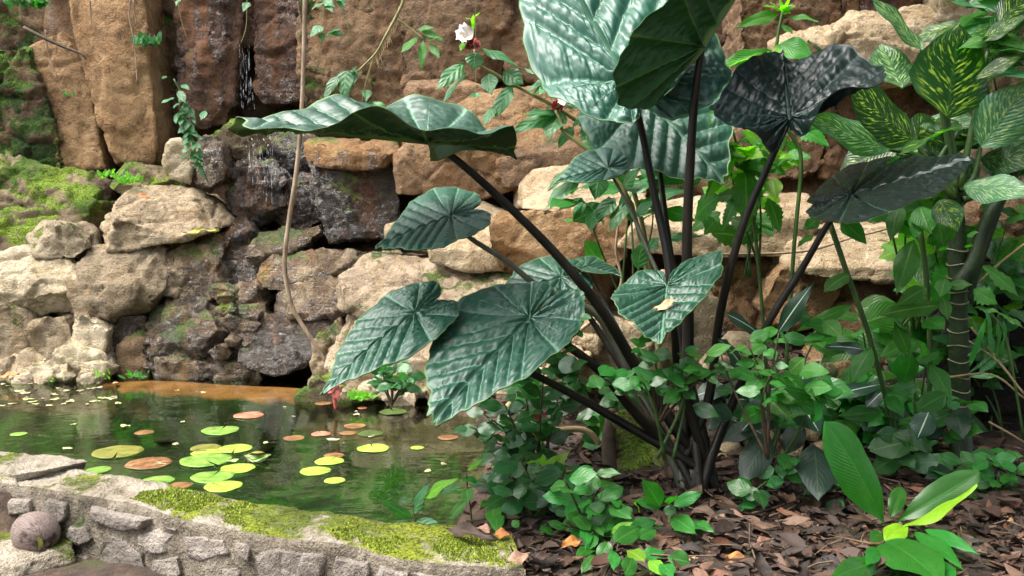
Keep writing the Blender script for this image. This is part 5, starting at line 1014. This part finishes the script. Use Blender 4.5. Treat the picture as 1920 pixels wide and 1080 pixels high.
M['orange_leaf'] = dead_mat('orange_dead_leaf', [(0, (.34, .12, .03)), (1, (.50, .20, .05))]); M['pinkbrown'] = dead_mat('pink_brown_leaf', [(0, (.30, .16, .11)), (1, (.38, .22, .15))]); M['tanleaf'] = dead_mat('tan_dead_leaf', [(0, (.58, .34, .17)), (1, (.62, .38, .20))])
for i in range(70):
    px, py = (random.uniform(0, 230), random.uniform(714, 760)) if i % 2 else (random.uniform(0, 900), random.uniform(725, 880))
    if not (-.02 > pond_d(*[np.array([c]) for c in atz(px, py, 0)[:2]])[0]): continue
    p = atz(px, py, .006); a = random.uniform(0, 6.28); L = random.uniform(.035, .10)
    o = put_leaf(None, p, p + Vector((math.cos(a), math.sin(a), 0)) * L, M['floatleaf'], 'lance', .3, .02, .05, roll=0, up=Vector((0, 0, 1)), name='floating_leaf', nu=6, nv=1)
    near = px < 240 and py < 762
    tag(o, 'small yellowish leaf floating by the pale stones of the left bank' if near else 'small yellowish leaf floating loose among the lily pads', 'leaf', 'leaves floating by the left bank' if near else 'leaves floating among the lily pads')
# red stalk at the water and pink flower
rs = empty('red_stalk_plant', atz(628, 770, 0), 'red fleshy stalk standing in the water by the mossy boulder', 'plant')
M['red'] = plain_mat('red_stalk', (.22, .03, .03), (.55, .14, .11), 30, .5, .4)
stem(rs, K6, [(190, 235), (178, 170), (172, 110)], 6.15, [.014, .012, .02], 'red', 'stalk')
leaves(rs, K6, 6.12, [(175, 120, 200, 190, 22), (175, 115, 150, 160, 18), (180, 110, 215, 120, 14), (170, 110, 140, 115, 14), (185, 150, 205, 100, 14)], M['red'], 'oval')
pf = empty('pink_flower', at(1012, 780, 4.5), 'pink fallen blossom caught above the dark shrub', 'flower')
M['pink'] = plain_mat('pink_petal', (.45, .06, .09), (.65, .16, .2), 30, .5, .2)
leaves(pf, K6, 4.3, [(1220, 265, 1165, 275, 14), (1225, 270, 1200, 290, 14), (1225, 265, 1265, 235, 12), (1225, 268, 1260, 270, 14), (1220, 262, 1190, 250, 12)], M['pink'], 'oval', name='petal')

# ------------------------------------------------------------------ coconut on the step
cc = at(66, 999, 4.0); n1_, n2_ = 48, 32; V = []; F = []
for j in range(n2_ + 1):
    th = math.pi * j / n2_
    for i in range(n1_):
        a = 2 * math.pi * i / n1_; r_ = .108 * (1 + .035 * math.cos(3 * a)) * (math.sin(th) ** .92); V.append((-.112 * math.cos(th) * (1.0 + .08 * (math.cos(th) < 0) * math.cos(th) ** 2), r_ * math.cos(a), r_ * math.sin(a)))
for j in range(n2_):
    for i in range(n1_): F.append((j * n1_ + i, j * n1_ + (i + 1) % n1_, (j + 1) * n1_ + (i + 1) % n1_, (j + 1) * n1_ + i))
VA = np.array(V); VA *= 1 + .03 * fbm(VA * 25, 3, 4)[:, None] + .012 * fbm(VA * np.array([15, 120, 120]), 2, 9)[:, None]
m = N('coconut_husk'); tc = m.n('TexCoord').outputs['Object']; fb = m.noise(m.mapping(tc, (5, 110, 110)), 1.5, 5, .7)
cch = m.ramp(fb, [(.35, (.09, .058, .05)), (.5, (.185, .135, .12)), (.68, (.30, .235, .21))]); cch = m.mix(m.step(m.noise(tc, 14, 4), .55, .68), cch, (.04, .026, .022))
M['husk'] = m.set(Base_Color=cch, Roughness=.75, Normal=m.bump(m.math('ADD', fb, m.noise(tc, 25, 4, .7)), .7, .012))
co = tag(link('coconut', mesh('coconut', VA, F), M['husk']), 'old greyish purple coconut lying on the step beside the wall', 'coconut'); co.location = cc; co.scale = (.9, .9, .9); co.rotation_euler = (.3, .25, -.35)
cs = leaf_mesh('lance', .3, .25, .2, 1, 10, 3, PADM['o']); o = bpy.data.objects.new('sprout', cs); COL.objects.link(o); o.parent = co; o.matrix_basis = frame_matrix(Vector((.085, -.055, .06)), Vector((.2, -.25, -.7)), Vector((.5, -.8, .2)), 0, .085)
cp = tube('stem_cap', [Vector((.10, -.02, 0)), Vector((.118, -.025, 0))], [.032, .02], M['bstem'], None, 10, 6, .2); cp.parent = co

# ------------------------------------------------------------------ waterfall trickle
m = N('falling_water'); gl = m.n('BsdfGlossy'); gl.inputs['Roughness'].default_value = .12; tr = m.n('BsdfTransparent'); df = m.n('BsdfDiffuse'); df.inputs[0].default_value = (.5, .55, .6, 1)
m1 = m.n('MixShader'); m1.inputs[0].default_value = .5; m.t.links.new(gl.outputs[0], m1.inputs[1]); m.t.links.new(df.outputs[0], m1.inputs[2]); m2 = m.n('MixShader'); m.put(m2.inputs[0], m.math('MULTIPLY', m.step(m.noise(m.mapping(m.pos(), (40, 40, 2.2)), 1.5, 4, .6), .48, .64), .2)); m.t.links.new(tr.outputs[0], m2.inputs[1]); m.t.links.new(m1.outputs[0], m2.inputs[2]); m.t.links.new(m2.outputs[0], m.out.inputs['Surface'])
M['fall'] = m.m
wf = empty('waterfall', at(475, 330, 7.9), 'thin trickle of water running down the dark cleft of the cliff', 'waterfall')
for i in range(26):
    x = 452 + random.uniform(-6, 18); x2 = 482 + random.uniform(-28, 30)
    pts = [at(x, 70 + random.uniform(0, 40), 8.55), at(x + 2, 140, 8.5), at(x + 6 + random.uniform(-6, 6), 205, 8.4)] if i < 12 else [at(x2 - 10, 225 + random.uniform(0, 50), 8.02), at(x2, 280, 7.95), at(x2 + random.uniform(-8, 14), 345 + random.uniform(0, 50), 7.8)]
    tube('water_strand', pts, [.0015, .0035, .002], M['fall'], wf, 5, 20, .9)

# ------------------------------------------------------------------ stump, fallen stems, litter
st_ = empty('mossy_stump', atz(1185, 900, .12), 'old mossy stump leaning behind the elephant ear stalks', 'stump')
tube('trunk', [atz(1195, 905, .05), at(1190, 840, 4.55), at(1165, 770, 4.6)], [.13, .115, .09], M['mossy'], st_, 16, 22, .22)
tube('root', [at(1150, 770, 4.6), at(1140, 830, 4.5), at(1150, 890, 4.45)], [.03, .035, .05], M['bstem'], st_, 9, 14, .2)
tube('root', [at(1215, 820, 4.5), at(1235, 870, 4.4), at(1260, 910, 4.3)], [.03, .03, .02], M['mossy'], st_, 9, 14, .2)
for i, (pts, Y, r_, lab) in enumerate([([(1000, 686), (1060, 640), (1118, 596)], 4.9, .013, 'pale dry cane lying on the bank behind the elephant ear stalks'), ([(940, 772), (955, 760), (968, 742)], 4.8, .02, 'short dry husk stub at the pond corner behind the dark shrub'), ([(1008, 815), (1060, 805), (1100, 808), (1125, 832)], 4.6, .017, 'bent dry cane arching beside the mossy stump'), ([(1345, 855), (1370, 862), (1388, 875)], 4.5, .022, 'dry cane end behind the right-hand elephant ear stalk'),
        ([(1160, 415), (1155, 470), (1165, 520), (1160, 545)], 6.0, .009, 'thin grey twig standing in front of the brown ledge block'), ([(1320, 478), (1500, 472), (1600, 445), (1680, 425)], 5.9, .008, 'long thin branch lying along the top of the right-hand ledge')]):
    tag(stem(None, PX, pts, Y, [r_, r_ * .9], 'straw' if i < 4 else 'liana', 'fallen_cane' if i < 4 else 'fallen_branch', 8), lab, 'branch')
# litter mass
lt = leaf_mesh('lance', .3, .15, .2, 0, 4, 1, M['litter']); LV = []; LF = []
random.seed(9)
base_t = [(0, 0), (.2, .75), (.5, 1), (.8, .55), (1, 0)]
XS = RNG.uniform(-.6, 3.6, 12500); YS = RNG.uniform(2.9, 6.4, 12500); DS = pond_d(XS, YS); ZS = ground_z(XS, YS)
for x, y, dd, z in zip(XS.tolist(), YS.tolist(), DS.tolist(), ZS.tolist()):
    if dd < .06 or (x / y > .50 and y > 4.7) or (x < -.05 and y < 4.2 and random.random() < .75) or x > y * .62 or x < -y * .2: continue
    if y > 5 and random.random() < .5: continue
    z += random.uniform(.0, .03); a = random.uniform(0, 6.28); L = random.choice([random.uniform(.015, .04), random.uniform(.03, .10), random.uniform(.05, .16)]); w_ = L * random.uniform(.10, .30)
    d = Vector((math.cos(a), math.sin(a), random.uniform(-.15, .35))); up = Vector((random.uniform(-.7, .7), random.uniform(-.8, .4), 1)); mm = frame_matrix(Vector((x, y, z)), d, up, 0, 1); curl = random.uniform(-.8, 1.1); bn = random.uniform(-.7, .7); n0 = len(LV)
    for t, q in base_t:
        for v_ in (-1, 0, 1): LV.append(mm @ Vector((t * L, v_ * q * w_ * (1 - .2 * abs(curl)), curl * abs(v_) * q * w_ + bn * L * (t - .5) ** 2 * 1.2 + .006)))
    for k_ in range(4):
        for v_ in (0, 1): b_ = n0 + k_ * 3 + v_; LF.append((b_, b_ + 1, b_ + 4, b_ + 3))
tag(link('leaf_litter', mesh('leaf_litter', LV, LF), M['litter']), 'layer of brown dead leaves covering the bank', 'leaf litter', kind='stuff')
M['twig'] = plain_mat('twig_bark', (.05, .03, .02), (.20, .14, .09), 6, .8, .4)
TV = []; TF = []
XS = RNG.uniform(-.3, 3.4, 380); YS = RNG.uniform(3.0, 6.0, 380); DS = pond_d(XS, YS); ZS = ground_z(XS, YS)
for x, y, dd, z in zip(XS.tolist(), YS.tolist(), DS.tolist(), ZS.tolist()):
    if dd < .05 or x > y * .62: continue
    p = Vector((x, y, z + .025)); a = random.uniform(0, 6.28); d = Vector((math.cos(a), math.sin(a), random.uniform(-.1, .2))) * random.uniform(.08, .3); sd_ = Vector((-d.y, d.x, 0)).normalized() * .004; n0 = len(TV); r_ = random.uniform(.5, 1.3)
    for q in (p, p + d * .5 + sd_ * 3, p + d): TV += [q + sd_ * r_, q + Vector((0, 0, .006 * r_)), q - sd_ * r_]
    for k_ in (0, 1): b_ = n0 + k_ * 3; TF += [(b_, b_ + 1, b_ + 4, b_ + 3), (b_ + 1, b_ + 2, b_ + 5, b_ + 4), (b_ + 2, b_, b_ + 3, b_ + 5)]
tag(link('twig_litter', mesh('twig_litter', TV, TF), M['twig']), 'thin twigs strewn among the dead leaves', 'twigs', kind='stuff')
# dead leaves one can pick out
M['limeleaf'] = dead_mat('lime_dead_leaf', [(0, (.42, .45, .06)), (1, (.55, .52, .10))])
def dead(fr, x0, y0, x1, y1, hw, mat, lab, z=.13, shape='oval', fold=.5, droop=.1, Y=None):
    A, B = (atz(*cx(fr, x0, y0), z), atz(*cx(fr, x1, y1), z)) if Y is None else (at(*cx(fr, x0, y0), Y), at(*cx(fr, x1, y1), Y))
    o = put_leaf(None, A, B, M[mat], shape, round(hw / fr[2] / FPX * A.y / (B - A).length * 20) / 20, droop, fold, roll=random.uniform(-.3, .3), up=Vector((0, -.5, 1)), name='dead_leaf', nu=14, nv=4, wave=.07)
    return tag(o, lab, 'dead leaf', 'dead leaves on the ground')
for q in [(C6, 1430, 985, 1605, 955, 58, 'orange_leaf', 'curled orange dead leaf, the brightest in the litter at the bottom'), (C6, 1430, 1020, 1620, 1030, 42, 'pinkbrown', 'smooth pinkish brown leaf just below the curled orange one'), (K6, 1055, 1015, 1178, 965, 40, 'pinkbrown', 'greyish brown dead leaf on the bare soil beside the mossy wall end'),
          (C6, 330, 885, 480, 830, 40, 'orange_leaf', 'tan orange dead leaf under the fresh shrub leaves'), (R3, 600, 785, 690, 925, 40, 'pinkbrown', 'long curved pinkish leaf beside the dark burrow in the litter'), (R3, 1480, 905, 1665, 945, 30, 'dead', 'brown rolled leaf right of the bright plant, upper of two'), (R3, 1510, 975, 1690, 1000, 26, 'pinkbrown', 'brown rolled leaf right of the bright plant, lower of two'),
          (R3, 845, 830, 990, 875, 30, 'pinkbrown', 'brown leaf left of the bright plant stem'), (R3, 355, 720, 430, 730, 36, 'orange_leaf', 'small orange leaf near the elephant ear base'), (R3, 460, 760, 560, 760, 26, 'orange_leaf', 'reddish orange leaf under the dark oval leaves'), (R3, 500, 660, 565, 740, 36, 'pinkbrown', 'brown leaf standing upright under the dark oval leaves'), (R3, 140, 790, 380, 800, 52, 'pinkbrown', 'broad pinkish dead leaf in front of the elephant ear base'),
          (R3, 160, 880, 200, 990, 30, 'dead', 'folded brown leaf left of the curled orange one'), (R3, 380, 930, 470, 880, 40, 'pinkbrown', 'torn brown leaf above the curled orange one'), (R3, 0, 1000, 110, 1060, 46, 'tanleaf', 'pale dry leaf at the bottom beside the fresh shrub'), (R3, 700, 1040, 830, 960, 26, 'dead', 'narrow brown leaf left of the bright plant at the bottom'), (K6, 990, 870, 1070, 870, 36, 'orange_leaf', 'orange brown leaf at the root of the dark shrub'), (K6, 900, 830, 970, 860, 36, 'pinkbrown', 'pink brown leaf by the thin seedling'),
          (K6, 1190, 990, 1290, 970, 26, 'dead', 'dark leaf beside small stones at the mossy wall end'), (R3, 1610, 800, 1690, 790, 30, 'tanleaf', 'pale leaf lying near the weeds at the right edge')]: dead(*q)
dead(C5, 945, 522, 1130, 432, 30, 'tanleaf', 'pale tan dead leaf lying on the elephant ear leaf', fold=.3, Y=3.69)
dead(K6, 735, 835, 1010, 905, 28, 'dead', 'long dried brown sheath lying along the mossy wall end', z=.15, shape='lance', fold=.6)
dead(K3, -10, 75, 100, 55, 18, 'orange_leaf', 'reddish dead leaf at the far left water edge', Y=7.15); dead(K3, 90, 85, 190, 108, 14, 'dead', 'brown dead leaf at the far left water edge beside the reddish one', Y=7.12)
dead(K1, 930, 1180, 1115, 1168, 12, 'limeleaf', 'fallen lime yellow leaf lying across the wet boulder under the waterfall', Y=7.62, shape='strap')
dead(K1, 690, 985, 760, 1005, 14, 'orange_leaf', 'reddish dead leaf lying on top of the grey boulder', Y=7.75)
dead(K6, 0, 0, 1, 1, 1, 'dead', 'x') if False else None
